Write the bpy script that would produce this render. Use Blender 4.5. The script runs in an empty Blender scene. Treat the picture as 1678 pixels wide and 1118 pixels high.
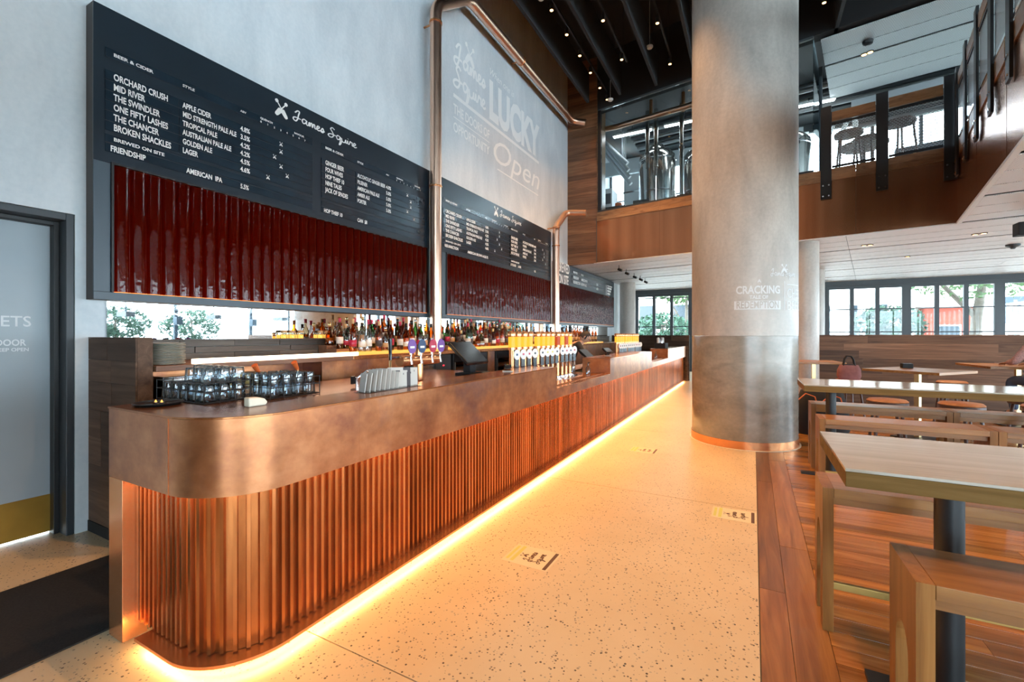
import bpy, bmesh, math, random
from mathutils import Vector, Matrix
random.seed(7)
R = math.radians
sc = bpy.context.scene
COL = sc.collection

# ------------------------------------------------------------------ camera
FPX, HZ, CX, CAMZ = 738.0, 549.0, 839.0, 1.45
YAW = R(28.19)
SN, CS = math.sin(YAW), math.cos(YAW)
cam_d = bpy.data.cameras.new('camera'); cam = bpy.data.objects.new('camera', cam_d); COL.objects.link(cam)
cam.location = (0, 0, CAMZ); cam.rotation_euler = (R(90), 0, YAW)
cam_d.sensor_width = 36; cam_d.lens = 36*FPX/1678; cam_d.shift_y = -(559-HZ)/1678
cam_d.clip_start = .05; cam_d.clip_end = 300
sc.camera = cam
# ------------------------------------------------------------------ world, exposure
w = bpy.data.worlds.new('world'); sc.world = w; w.use_nodes = True
bg = w.node_tree.nodes['Background']
bg.inputs[0].default_value = (.70, .87, 1, 1); bg.inputs[1].default_value = 18
sc.view_settings.view_transform = 'Standard'; sc.view_settings.look = 'None'
sc.view_settings.exposure = 0.35; sc.view_settings.gamma = 1; sc.view_settings.use_curve_mapping = False
sc.cycles.use_denoising = True
sc.cycles.max_bounces = 8; sc.cycles.diffuse_bounces = 5; sc.cycles.glossy_bounces = 4
sc.cycles.transparent_max_bounces = 12; sc.cycles.transmission_bounces = 4
sc.cycles.sample_clamp_indirect = 6; sc.cycles.sample_clamp_direct = 12; sc.cycles.caustics_reflective = False; sc.cycles.caustics_refractive = False
def portal(name, loc, rot, sx, sy):
    l = bpy.data.lights.new(name, 'AREA'); l.shape = 'RECTANGLE'; l.size = sx; l.size_y = sy; l.cycles.is_portal = True
    o = bpy.data.objects.new(name, l); COL.objects.link(o); o.location = loc; o.rotation_euler = rot
portal('front_portal', (6.4, -6.3, 3.5), (R(90), 0, 0), 9.3, 6.8)
portal('right_portal', (11.4, 7, 1.7), (R(90), 0, R(90)), 26, 3.2)
portal('back_portal', (3.2, 20.2, 1.7), (R(-90), 0, 0), 15, 3.2)
portal('upper_portal', (3.2, 15.6, 6), (R(-90), 0, 0), 15, 2.6)
portal('upper_right_portal', (11.4, 4.6, 6), (R(90), 0, R(90)), 21, 2.8)

def ray(u, v):
    k = (u-CX)/FPX
    return (-SN+CS*k, CS+SN*k, (HZ-v)/FPX)
def atx(u, v, x): d = ray(u, v); t = x/d[0]; return (x, d[1]*t, CAMZ+d[2]*t)
def aty(u, v, y): d = ray(u, v); t = y/d[1]; return (d[0]*t, y, CAMZ+d[2]*t)
def atz(u, v, z): d = ray(u, v); t = (z-CAMZ)/d[2]; return (d[0]*t, d[1]*t, z)

# ------------------------------------------------------------------ materials
def srgb(r, g, b):
    f = lambda c: (c/255/12.92) if c/255 <= .04045 else ((c/255+.055)/1.055)**2.4
    return (f(r), f(g), f(b), 1)
class Mat:
    def __init__(s, name):
        s.m = bpy.data.materials.new(name); s.m.use_nodes = True
        s.t = s.m.node_tree; s.n = s.t.nodes; s.b = s.n['Principled BSDF']; s.o = s.n['Material Output']
    def node(s, kind, **kw):
        n = s.n.new(kind)
        for k, v in kw.items(): setattr(n, k, v)
        return n
    def link(s, a, b): s.t.links.new(a, b)
    def coord(s, scale=(1, 1, 1), rnd=0, rot=(0, 0, 0)):
        tc = s.node('ShaderNodeTexCoord'); mp = s.node('ShaderNodeMapping')
        s.link(tc.outputs['Object'], mp.inputs[0]); mp.inputs['Scale'].default_value = scale; mp.inputs['Rotation'].default_value = rot
        if rnd:
            oi = s.node('ShaderNodeObjectInfo'); m = s.node('ShaderNodeMath', operation='MULTIPLY'); m.inputs[1].default_value = rnd
            s.link(oi.outputs['Random'], m.inputs[0]); c = s.node('ShaderNodeCombineXYZ')
            for i in range(3): s.link(m.outputs[0], c.inputs[i])
            s.link(c.outputs[0], mp.inputs['Location'])
        return mp.outputs[0]
    def noise(s, vec, scale, detail=4, rough=.55, dist=0):
        n = s.node('ShaderNodeTexNoise'); s.link(vec, n.inputs['Vector'])
        n.inputs['Scale'].default_value = scale; n.inputs['Detail'].default_value = detail
        n.inputs['Roughness'].default_value = rough; n.inputs['Distortion'].default_value = dist
        return n.outputs['Fac']
    def ramp(s, fac, stops):
        r = s.node('ShaderNodeValToRGB'); s.link(fac, r.inputs[0]); e = r.color_ramp.elements
        while len(e) < len(stops): e.new(.5)
        for i, (p, c) in enumerate(stops): e[i].position = p; e[i].color = c if len(c) == 4 else (*c, 1)
        return r.outputs[0]
    def mix(s, fac, a, b, mode='MIX'):
        n = s.node('ShaderNodeMix', data_type='RGBA', blend_type=mode)
        for sock, v in ((n.inputs['Factor'], fac), (n.inputs[6], a), (n.inputs[7], b)):
            if isinstance(v, bpy.types.NodeSocket): s.link(v, sock)
            else: sock.default_value = v
        return n.outputs[2]
    def bump(s, fac, strength=.2, dist=.01):
        n = s.node('ShaderNodeBump'); n.inputs['Strength'].default_value = strength; n.inputs['Distance'].default_value = dist
        s.link(fac, n.inputs['Height']); s.link(n.outputs[0], s.b.inputs['Normal'])
    def set(s, color=None, rough=.5, metal=0, **kw):
        if color is not None:
            if isinstance(color, bpy.types.NodeSocket): s.link(color, s.b.inputs['Base Color'])
            else: s.b.inputs['Base Color'].default_value = color if len(color) == 4 else (*color, 1)
        s.b.inputs['Roughness'].default_value = rough; s.b.inputs['Metallic'].default_value = metal
        for k, v in kw.items(): s.b.inputs[k.replace('_', ' ')].default_value = v
        return s.m
MT = {}
def plain(key, color, rough=.5, metal=0, var=.0, vs=6, **kw):
    m = Mat(key)
    if var:
        f = m.noise(m.coord(), vs); c = color[:3]
        col = m.ramp(f, [(.3, tuple(x*(1-var) for x in c)), (.7, tuple(min(1, x*(1+var)) for x in c))])
    else: col = color
    MT[key] = m.set(col, rough, metal, **kw); return MT[key]
def emit(key, color, strength):
    m = Mat(key); m.set((0, 0, 0), .5); m.b.inputs['Emission Color'].default_value = (*color, 1); m.b.inputs['Emission Strength'].default_value = strength
    MT[key] = m.m
def wood(key, cols, axis=0, rough=.4, rnd=9, tone=.5, spec=.5):
    m = Mat(key); m.b.inputs['Specular IOR Level'].default_value = spec; s = [14, 14, 14]; s[axis] = .9
    v = m.coord(tuple(s), rnd=rnd)
    f = m.noise(v, 1.0, 6, .6, 1.2)
    c = m.ramp(f, [(.28, cols[0]), (.5, cols[1]), (.72, cols[2])])
    oi = m.node('ShaderNodeObjectInfo'); rr = m.ramp(oi.outputs['Random'], [(0, (1-tone,)*3), (1, (1+tone*.25,)*3)])
    c = m.mix(1.0, c, rr, 'MULTIPLY')
    m.bump(f, .08, .004)
    MT[key] = m.set(c, rough)
def concrete(key, a, b, rough=.7, scale=(1, 1, .35), stops=(.35, .68)):
    m = Mat(key); v = m.coord(scale); f = m.noise(v, 2.2, 8, .62, .4); g = m.noise(m.coord(), 26, 3)
    c = m.ramp(f, [(stops[0], a), (stops[1], b)]); c = m.mix(.12, c, m.ramp(g, [(.3, (.3,)*3), (.7, (.9,)*3)]), 'OVERLAY')
    m.bump(g, .06, .004); MT[key] = m.set(c, rough)
concrete('concrete_wall', (.57, .63, .67), (.73, .78, .81))
concrete('concrete_column', (.37, .335, .295), (.54, .50, .445), .42)
concrete('concrete_polished', (.20, .172, .138), (.32, .28, .225), .26, (1, 1, 2.2))
def copper_patina(key, a, b, c_, rough=.34):
    m = Mat(key); f = m.noise(m.coord(), 3.4, 6, .6); g = m.noise(m.coord((1, 1, 2)), 9, 4)
    c = m.ramp(f, [(.30, a), (.5, b), (.70, c_)])
    if key == 'copper_patina': c = m.mix(m.ramp(m.noise(m.coord(), 1.3, 6, .62), [(.52, (0, 0, 0)), (.66, (.75, .75, .75))]), c, (.20, .12, .125, 1))
    c = m.mix(.15, c, m.ramp(g, [(.35, a), (.65, c_)]))
    MT[key] = m.set(c, rough, .85)
    m.b.inputs['Roughness'].default_value = rough
copper_patina('copper_patina', (.24, .085, .048), (.46, .185, .078), (.66, .315, .15), .30)
copper_patina('copper_top', (.30, .105, .038), (.42, .165, .062), (.54, .235, .095), .22)
m = Mat('copper_sheet'); f = m.noise(m.coord((3, 3, .12)), 1.5, 3, .5)
MT['copper_sheet'] = m.set(m.ramp(f, [(.3, (.36, .14, .062)), (.7, (.50, .215, .105))]), .24, .9)
copper_patina('copper_bright', (.68, .29, .12), (.76, .34, .15), (.84, .42, .20), .26)
def copper_rib():
    m = Mat('copper_rib'); f = m.noise(m.coord((1, 1, .25), rnd=30), 3.0, 5, .6)
    c = m.ramp(f, [(.3, (.26, .080, .022)), (.5, (.55, .20, .060)), (.7, (.80, .36, .135))]); MT['copper_rib'] = m.set(c, .27, .9)
copper_rib()
plain('copper_pipe', (.84, .54, .39), .30, 1, .06, 3)
plain('brass', (.78, .58, .30), .3, 1)
plain('brass_dull', (.45, .29, .09), .45, .8, .15, 2)
plain('steel', (.60, .60, .57), .18, 1, .06, 2)
plain('chrome', (.75, .76, .78), .12, 1)
plain('black_metal', (.007, .007, .008), .5, 0)
plain('black_matte', (.010, .010, .011), .8)
plain('black_gloss', (.008, .008, .009), .15)
plain('frame_dark', (.030, .036, .042), .45)
plain('frame_grey', (.055, .068, .078), .45)
plain('board_face', (.010, .019, .030), .30, 0, .10, 3)
plain('board_slat', (.011, .023, .037), .22, 0, .2, 5)
plain('board_frame', (.05, .075, .098), .4)
plain('board_end', (.035, .026, .024), .5)
plain('letter_white', (.88, .88, .86), .6)
plain('letter_faint', (.70, .73, .74), .8); plain('wall_print', (.90, .92, .92), .8)
plain('column_print', (.72, .73, .72), .7)
plain('white_paint', (.78, .78, .76), .5)
plain('paper', (.62, .59, .54), .7)
plain('paper_dark', (.06, .05, .055), .6)
plain('ivory', (.80, .70, .54), .35)
plain('leather_tan', (.42, .17, .07), .45, 0, .2, 20)
plain('stool_wood', (.075, .032, .024), .4, 0, .3, 10)
plain('mat_black', (.012, .009, .008), .95, 0, .5, 90)
plain('door_panel', (.30, .35, .38), .38, 0, .05, 1.5)
plain('kick_brass', (.36, .21, .035), .38, .6, .3, 2)
plain('pink_canvas', (.27, .10, .09), .85, 0, .15, 15)
plain('soffit_dark', (.02, .02, .021), .8)
plain('slab', (.12, .11, .10), .7)
plain('led_housing', (.3, .2, .1), .5)
plain('skin', (.55, .30, .20), .5)
plain('cloth_dark', (.018, .016, .016), .9)
plain('cloth_pink', (.60, .36, .33), .9, 0, .3, 60)
plain('cloth_blue', (.06, .08, .13), .9)
plain('hair_dark', (.02, .013, .01), .7)
plain('hair_grey', (.55, .53, .50), .7)
plain('duct', (.55, .60, .62), .4, .3)
plain('services', (.06, .075, .085), .6)
plain('decal', (.76, .62, .40), .5)
plain('decal_green', (.62, .58, .16), .5)
plain('decal_brown', (.12, .055, .03), .5)
plain('purple', (.16, .06, .30), .3); plain('navy', (.015, .045, .12), .3); plain('crimson', (.42, .02, .06), .3)
plain('paving', (.55, .53, .50), .8, 0, .1, 1)
plain('bark', (.10, .08, .06), .8, 0, .3, 8)
plain('leaf', (.030, .070, .012), .8, 0, .4, 3); plain('leaf_cool', (.014, .050, .024), .8, 0, .4, 3)
plain('facade_cream', (.80, .74, .66), .8, 0, .04, 1); plain('facade_red', (.20, .030, .014), .8, 0, .06, 1)
plain('facade_brick', (.50, .34, .26), .8, 0, .2, 5); plain('facade_glass', (.015, .024, .032), .3); plain('shop_blue', (.012, .026, .05), .4)
plain('awning_steel', (.03, .05, .07), .5)
plain('tray_rubber', (.015, .015, .016), .35)
plain('screen', (.02, .02, .022), .1)
plain('cork', (.52, .30, .14), .7)
plain('orange_trim', (.75, .15, .03), .5)
plain('ceiling_spot', (.02, .02, .02), .4)
plain('baffle', (.016, .019, .022), .85)
plain('plate_grey', (.46, .44, .38), .4, 0, .1, 9)
plain('tile_joint', (.02, .015, .012), .8)
wood('wood_wall', [(.065, .033, .019), (.125, .067, .039), (.19, .108, .065)], 0, .55, spec=.25)
wood('wood_pier', [(.13, .050, .020), (.25, .105, .045), (.36, .175, .085)], 0, .38)
wood('wood_tile', [(.060, .042, .030), (.12, .088, .064), (.19, .145, .105)], 1, .5)
wood('wood_floor', [(.19, .068, .014), (.36, .142, .032), (.52, .235, .060)], 0, .22, tone=.45)
wood('wood_floor_long', [(.15, .052, .014), (.28, .108, .029), (.42, .185, .055)], 1, .28, tone=.45)
wood('wood_bench', [(.19, .075, .018), (.30, .125, .032), (.40, .18, .052)], 0, .32, tone=.2, spec=.4)
wood('wood_bench_end', [(.19, .075, .018), (.30, .125, .032), (.40, .18, .052)], 2, .4, tone=.2, spec=.25)
wood('wood_table_sheen', [(.33, .28, .215), (.38, .33, .26), (.43, .38, .31)], 0, .11, tone=.12)  # grey-beige puts the cool window reflection into the table top colour
wood('wood_table_edge', [(.11, .058, .014), (.16, .086, .022), (.21, .118, .036)], 0, .6, tone=.12, spec=.12)
wood('wood_sill', [(.22, .105, .045), (.36, .19, .085), (.46, .26, .12)], 0, .4)
wood('wood_shelf', [(.28, .12, .06), (.42, .20, .11), (.52, .27, .16)], 1, .4)
def terrazzo():
    m = Mat('terrazzo'); v = m.coord()
    vo = m.node('ShaderNodeTexVoronoi', feature='F1'); vo.inputs['Scale'].default_value = 72; vo.inputs['Randomness'].default_value = 1; m.link(v, vo.inputs['Vector'])
    n = m.noise(v, 1.3, 5, .6); base = m.ramp(n, [(.3, (.64, .465, .27)), (.7, (.72, .545, .335))])
    sep = m.node('ShaderNodeSeparateColor'); m.link(vo.outputs['Color'], sep.inputs[0])
    chip = m.ramp(sep.outputs[0], [(0, (.05, .035, .025)), (.4, (.22, .14, .08)), (.75, (.46, .36, .25))])
    sz = m.node('ShaderNodeMath', operation='MULTIPLY'); m.link(sep.outputs[1], sz.inputs[0]); sz.inputs[1].default_value = .46
    lt = m.node('ShaderNodeMath', operation='LESS_THAN'); m.link(vo.outputs['Distance'], lt.inputs[0]); m.link(sz.outputs[0], lt.inputs[1])
    sel = m.node('ShaderNodeMath', operation='GREATER_THAN'); m.link(sep.outputs[2], sel.inputs[0]); sel.inputs[1].default_value = .40
    an = m.node('ShaderNodeMath', operation='MULTIPLY'); m.link(lt.outputs[0], an.inputs[0]); m.link(sel.outputs[0], an.inputs[1])
    MT['terrazzo'] = m.set(m.mix(an.outputs[0], base, chip), .30)
terrazzo()
def perforated(key, a, b, scale, rough=.5):
    m = Mat(key); vo = m.node('ShaderNodeTexVoronoi', feature='F1'); vo.inputs['Randomness'].default_value = 0; vo.inputs['Scale'].default_value = scale
    m.link(m.coord(), vo.inputs['Vector']); c = m.ramp(vo.outputs['Distance'], [(.28, b), (.36, a)])
    MT[key] = m.set(c, rough, .2)
perforated('perf_panel', (.86, .81, .79), (.42, .40, .40), 48)
perforated('perf_panel_upper', (.62, .68, .70), (.22, .25, .27), 40)
def glass(key, tint=(1, 1, 1), refl=.08):
    m = Mat(key); tr = m.node('ShaderNodeBsdfTransparent'); tr.inputs[0].default_value = (*tint, 1)
    gl = m.node('ShaderNodeBsdfGlossy'); gl.inputs['Roughness'].default_value = .02
    fr = m.node('ShaderNodeFresnel'); fr.inputs[0].default_value = 1.45
    ad = m.node('ShaderNodeMath', operation='MULTIPLY_ADD'); m.link(fr.outputs[0], ad.inputs[0]); ad.inputs[1].default_value = .8; ad.inputs[2].default_value = refl
    mx = m.node('ShaderNodeMixShader'); m.link(ad.outputs[0], mx.inputs[0]); m.link(tr.outputs[0], mx.inputs[1]); m.link(gl.outputs[0], mx.inputs[2])
    m.link(mx.outputs[0], m.o.inputs[0]); MT[key] = m.m
glass('pane', (.97, .99, .99), .0)
glass('pane_blue', (.78, .90, .94), .02)
glass('glass_clear', (.84, .90, .93), .10)
glass('glass_amber', (.80, .33, .06), .06); glass('glass_brown', (.40, .15, .05), .06); glass('glass_green', (.18, .42, .16), .06); glass('glass_pale', (.90, .84, .66), .06); glass('glass_teal', (.15, .48, .46), .06)
def mesh_screen():
    m = Mat('mesh_screen'); br = m.node('ShaderNodeTexBrick'); m.link(m.coord(rot=(R(90), 0, 0)), br.inputs['Vector'])
    br.inputs['Scale'].default_value = 1; br.inputs['Brick Width'].default_value = .05; br.inputs['Row Height'].default_value = .026; br.inputs['Mortar Size'].default_value = .005; br.inputs['Mortar Smooth'].default_value = 0
    tr = m.node('ShaderNodeBsdfTransparent'); mx = m.node('ShaderNodeMixShader')
    m.set((.42, .46, .48), .4, .5); m.link(br.outputs['Fac'], mx.inputs[0]); m.link(tr.outputs[0], mx.inputs[1]); m.link(m.b.outputs[0], mx.inputs[2]); m.link(mx.outputs[0], m.o.inputs[0])
    MT['mesh_screen'] = m.m
mesh_screen()
def mirror():
    m = Mat('mirror'); MT['mirror'] = m.set((.86, .88, .88), .015, 1)
mirror()
def amber_tube():
    m = Mat('amber_tube'); tr = m.node('ShaderNodeBsdfTransparent'); tr.inputs[0].default_value = (.70, .12, .03, 1)
    f = m.noise(m.coord((1, 1, 1), rnd=20), 5, 3); m.set((.035, .003, .001), .06); m.bump(f, .22, .03)
    mx = m.node('ShaderNodeMixShader'); mx.inputs[0].default_value = .40; m.link(tr.outputs[0], mx.inputs[1]); m.link(m.b.outputs[0], mx.inputs[2]); m.link(mx.outputs[0], m.o.inputs[0]); MT['amber_tube'] = m.m
plain('tube_back', (.17, .013, .004), .3)
amber_tube()
emit('led_floor', (1, .58, .22), 95)
emit('led_fascia', (1, .40, .09), 26)
emit('led_shelf', (1, .80, .58), 5)
emit('riser_glow', (1, .48, .08), 1.1)
emit('added_tube_glow', (1, .30, .05), 2.0)  # added glow for the orange tube bottoms, not a real lamp
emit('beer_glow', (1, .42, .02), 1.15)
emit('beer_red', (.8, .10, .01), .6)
emit('spot_face', (1, .56, .22), 5)
emit('batten', (.86, .95, 1), 14)
emit('candle', (1, .50, .10), 1.6)
emit('red_dot', (1, .02, .03), 3)
emit('lamp_panel', (.85, .95, 1), 6)

# ------------------------------------------------------------------ geometry helpers
def wloc(o):
    v = Vector((0, 0, 0))
    while o is not None: v += o.location; o = o.parent
    return v
class MB:
    def __init__(s): s.v = []; s.f = []
    def raw(s, vs, fs):
        n = len(s.v); s.v += [tuple(p) for p in vs]; s.f += [tuple(i+n for i in f) for f in fs]; return s
    def box(s, x0, x1, y0, y1, z0, z1):
        x0, x1 = sorted((x0, x1)); y0, y1 = sorted((y0, y1)); z0, z1 = sorted((z0, z1))
        return s.raw([(x0, y0, z0), (x1, y0, z0), (x1, y1, z0), (x0, y1, z0), (x0, y0, z1), (x1, y0, z1), (x1, y1, z1), (x0, y1, z1)],
                     [(3, 2, 1, 0), (4, 5, 6, 7), (0, 1, 5, 4), (1, 2, 6, 5), (2, 3, 7, 6), (3, 0, 4, 7)])
    def obox(s, o, a, b, a0, a1, b0, b1, z0, z1):
        n = len(s.v); s.box(a0, a1, b0, b1, z0, z1)
        for i in range(n, n+8):
            p = s.v[i]; s.v[i] = (o[0]+a[0]*p[0]+b[0]*p[1], o[1]+a[1]*p[0]+b[1]*p[1], p[2])
        if a[0]*b[1]-a[1]*b[0] < 0:
            for i in range(len(s.f)-6, len(s.f)): s.f[i] = tuple(reversed(s.f[i]))
        return s
    def prism(s, poly, z0, z1):
        k = len(poly)
        if sum(poly[i][0]*poly[(i+1) % k][1]-poly[(i+1) % k][0]*poly[i][1] for i in range(k)) < 0: poly = list(reversed(poly))
        return s.raw([(x, y, z0) for x, y in poly]+[(x, y, z1) for x, y in poly],
                     [tuple(range(k-1, -1, -1)), tuple(range(k, 2*k))]+[(i, (i+1) % k, k+(i+1) % k, k+i) for i in range(k)])
    def tube(s, pts, r, n=12, cap=True, rs=None):
        pts = [Vector(p) for p in pts]; rings = []; base = len(s.v); up = None
        for i, p in enumerate(pts):
            d = (pts[min(i+1, len(pts)-1)]-pts[max(i-1, 0)]).normalized()
            if up is None: up = d.orthogonal().normalized()
            up = (up-d*up.dot(d)).normalized(); sd = d.cross(up); rr = rs[i] if rs else r
            for k in range(n):
                an = 2*math.pi*k/n; s.v.append(tuple(p+(up*math.cos(an)+sd*math.sin(an))*rr))
        for i in range(len(pts)-1):
            for k in range(n):
                a = base+i*n+k; b = base+i*n+(k+1) % n; s.f.append((a, b, b+n, a+n))
        if cap:
            s.f.append(tuple(base+n-1-k for k in range(n))); e = base+(len(pts)-1)*n; s.f.append(tuple(e+k for k in range(n)))
        return s
    def lathe(s, prof, c=(0, 0, 0), n=16):
        base = len(s.v)
        for r, z in prof:
            for k in range(n):
                a = 2*math.pi*k/n; s.v.append((c[0]+r*math.cos(a), c[1]+r*math.sin(a), c[2]+z))
        for i in range(len(prof)-1):
            for k in range(n):
                a = base+i*n+k; b = base+i*n+(k+1) % n; s.f.append((a, b, b+n, a+n))
        if prof[0][0] > 1e-4: s.f.append(tuple(base+n-1-k for k in range(n)))
        if prof[-1][0] > 1e-4: e = base+(len(prof)-1)*n; s.f.append(tuple(e+k for k in range(n)))
        return s
    def path_wall(s, outer, inner, z0, z1):
        k = len(outer); b = len(s.v)
        for z in (z0, z1):
            s.v += [(x, y, z) for x, y in outer]+[(x, y, z) for x, y in inner]
        o = lambda i, L: b+L*2*k+i
        q = lambda i, L: b+L*2*k+k+i
        for i in range(k-1):
            s.f += [(o(i, 0), o(i+1, 0), o(i+1, 1), o(i, 1)), (q(i+1, 0), q(i, 0), q(i, 1), q(i+1, 1)), (o(i, 1), o(i+1, 1), q(i+1, 1), q(i, 1)), (o(i+1, 0), o(i, 0), q(i, 0), q(i+1, 0))]
        s.f += [(o(0, 0), o(0, 1), q(0, 1), q(0, 0)), (o(k-1, 1), o(k-1, 0), q(k-1, 0), q(k-1, 1))]
        return s
    def mesh(s, name, off=Vector((0, 0, 0))):
        me = bpy.data.meshes.new(name); me.from_pydata([(x-off.x, y-off.y, z-off.z) for x, y, z in s.v], [], s.f); me.validate(); me.update(); return me
    def build(s, name, mat, parent=None, smooth=0, bevel=0, local=False, kind=None):
        off = Vector((0, 0, 0)) if (local or parent is None) else wloc(parent)
        me = s.mesh(name, off); return link(name, me, mat, parent, smooth, bevel, kind)
def link(name, me, mat, parent=None, smooth=0, bevel=0, kind=None):
    o = bpy.data.objects.new(name, me); COL.objects.link(o)
    if mat: 
        if not me.materials: me.materials.append(MT[mat] if isinstance(mat, str) else mat)
    if parent: o.parent = parent
    if smooth:
        me.set_sharp_from_angle(angle=R(smooth)) if hasattr(me, 'set_sharp_from_angle') else None
        for p in me.polygons: p.use_smooth = True
    if bevel:
        b = o.modifiers.new('bevel', 'BEVEL'); b.width = bevel; b.segments = 2; b.limit_method = 'ANGLE'
    if kind: o['kind'] = kind
    return o
def B(name, mat, parent, x0, x1, y0, y1, z0, z1, bevel=0, local=False):
    return MB().box(x0, x1, y0, y1, z0, z1).build(name, mat, parent, bevel=bevel, local=local)
def tag(o, label, cat, group=None):
    o['label'] = label; o['category'] = cat
    if group: o['group'] = group
    return o
def thing(name, label, cat, loc=(0, 0, 0), rz=0, group=None):
    o = bpy.data.objects.new(name, None); COL.objects.link(o); o.location = loc; o.rotation_euler = (0, 0, rz); o.empty_display_size = .1
    return tag(o, label, cat, group)
def struct(name, loc=(0, 0, 0)):
    o = bpy.data.objects.new(name, None); COL.objects.link(o); o.location = loc; o['kind'] = 'structure'; o.empty_display_size = .1; return o
def S(o): o['kind'] = 'structure'; return o
def copy_tree(o, parent=None, loc=None, rz=None):
    c = o.copy(); COL.objects.link(c)
    if parent is not None: c.parent = parent
    if loc is not None: c.location = loc
    if rz is not None: c.rotation_euler = (0, 0, rz)
    for ch in list(o.children): copy_tree(ch, c)
    return c
def clip(poly, inside, inter):
    out = []
    for i in range(len(poly)):
        a, b = poly[i-1], poly[i]
        if inside(b):
            if not inside(a): out.append(inter(a, b))
            out.append(b)
        elif inside(a): out.append(inter(a, b))
    return out
def clip_rect(poly, x0, x1, y0, y1):
    def lerp(a, b, t): return (a[0]+(b[0]-a[0])*t, a[1]+(b[1]-a[1])*t)
    for ax, lim, sg in ((0, x0, 1), (0, x1, -1), (1, y0, 1), (1, y1, -1)):
        if not poly: return poly
        poly = clip(poly, lambda p: (p[ax]-lim)*sg >= 0, lambda a, b: lerp(a, b, (lim-a[ax])/(b[ax]-a[ax])))
    return poly
# lettering -----------------------------------------------------------
_tc = {}
def text_verts(body, size, sx=1.0, bold=0.0, shear=0.0, align='LEFT'):
    key = (body, size, sx, bold, shear, align)
    if key in _tc: return _tc[key]
    cu = bpy.data.curves.new('t', 'FONT'); cu.body = body; cu.size = size; cu.offset = bold*size; cu.shear = shear; cu.align_x = align; cu.resolution_u = 3
    ob = bpy.data.objects.new('t', cu); COL.objects.link(ob)
    dg = bpy.context.evaluated_depsgraph_get(); me = bpy.data.meshes.new_from_object(ob.evaluated_get(dg))
    res = ([(v.co.x*sx, v.co.y) for v in me.vertices], [tuple(p.vertices) for p in me.polygons])
    bpy.data.objects.remove(ob); bpy.data.curves.remove(cu); bpy.data.meshes.remove(me); _tc[key] = res
    return res
def letter(parent, vf, place, mat, name='lettering', lift=(1, 0, 0)):
    vs, fs = vf; off = wloc(parent) if parent else Vector((0, 0, 0)); lf = Vector(lift)*4e-6
    me = bpy.data.meshes.new(name); me.from_pydata([tuple(Vector(place(x, y))+lf*i-off) for i, (x, y) in enumerate(vs)], [], fs); me.update()
    return link(name, me, mat, parent)
def smooth_line(pts, n=5):
    out = []
    for i in range(len(pts)-1):
        p0, p1, p2, p3 = pts[max(i-1, 0)], pts[i], pts[i+1], pts[min(i+2, len(pts)-1)]
        for k in range(n):
            t = k/n; out.append(tuple(.5*((2*p1[j])+(-p0[j]+p2[j])*t+(2*p0[j]-5*p1[j]+4*p2[j]-p3[j])*t*t+(-p0[j]+3*p1[j]-3*p2[j]+p3[j])*t**3) for j in (0, 1)))
    return out+[pts[-1]]
def ribbon(strokes, wd):
    vs, fs = [], []
    for st in strokes:
        p = smooth_line(st); b = len(vs)
        for i in range(len(p)):
            a, c = p[max(i-1, 0)], p[min(i+1, len(p)-1)]; dx, dy = c[0]-a[0], c[1]-a[1]; L = math.hypot(dx, dy) or 1
            nx, ny = -dy/L*wd, dx/L*wd; vs += [(p[i][0]+nx, p[i][1]+ny), (p[i][0]-nx, p[i][1]-ny)]
        for i in range(len(p)-1): fs.append((b+2*i, b+2*i+1, b+2*i+3, b+2*i+2))
    return vs, fs
GL = {'J': (.62, [[(.15, .75), (.34, 1.02), (.5, 1.0), (.42, .6), (.35, .2), (.2, -.06), (.02, .05), (.06, .25), (.3, .33), (.6, .3)]]),
      'a': (.62, [[(.45, .42), (.25, .5), (.1, .3), (.2, .05), (.4, .2), (.47, .45), (.45, .15), (.52, .03), (.64, .1)]]),
      'm': (.66, [[(0, .1), (.08, .45), (.1, .05), (.2, .42), (.3, .4), (.32, .05), (.42, .42), (.52, .4), (.55, .08), (.68, .1)]]),
      'e': (.38, [[(0, .16), (.2, .28), (.26, .44), (.12, .47), (.05, .2), (.17, .02), (.38, .14)]]),
      's': (.36, [[(0, .1), (.17, .46), (.27, .2), (.17, .02), (.03, .06), (.14, .14), (.36, .2)]]),
      'S': (.66, [[(.55, .92), (.36, 1.05), (.18, .85), (.34, .6), (.46, .3), (.3, .0), (.05, -.02), (-.03, .15), (.2, .32), (.66, .34)]]),
      'q': (.56, [[(.4, .42), (.2, .5), (.08, .3), (.18, .05), (.38, .2), (.45, .45), (.42, -.1), (.33, -.45), (.48, -.28), (.58, .1)]]),
      'u': (.52, [[(0, .4), (.05, .1), (.2, .02), (.35, .15), (.4, .42), (.4, .1), (.54, .1)]]),
      'i': (.24, [[(0, .1), (.08, .42), (.1, .1), (.24, .1)], [(.1, .62), (.13, .66)]]),
      'r': (.38, [[(0, .1), (.1, .47), (.2, .38), (.3, .42), (.3, .1), (.4, .1)]]), ' ': (.35, [])}
def script(txt, h, wd=.05):
    x = 0; st = []
    for ch in txt:
        adv, ss = GL[ch]
        st += [[((px+x)*h, py*h) for px, py in s] for s in ss]; x += adv
    return ribbon(st, wd*h), x*h
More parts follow.
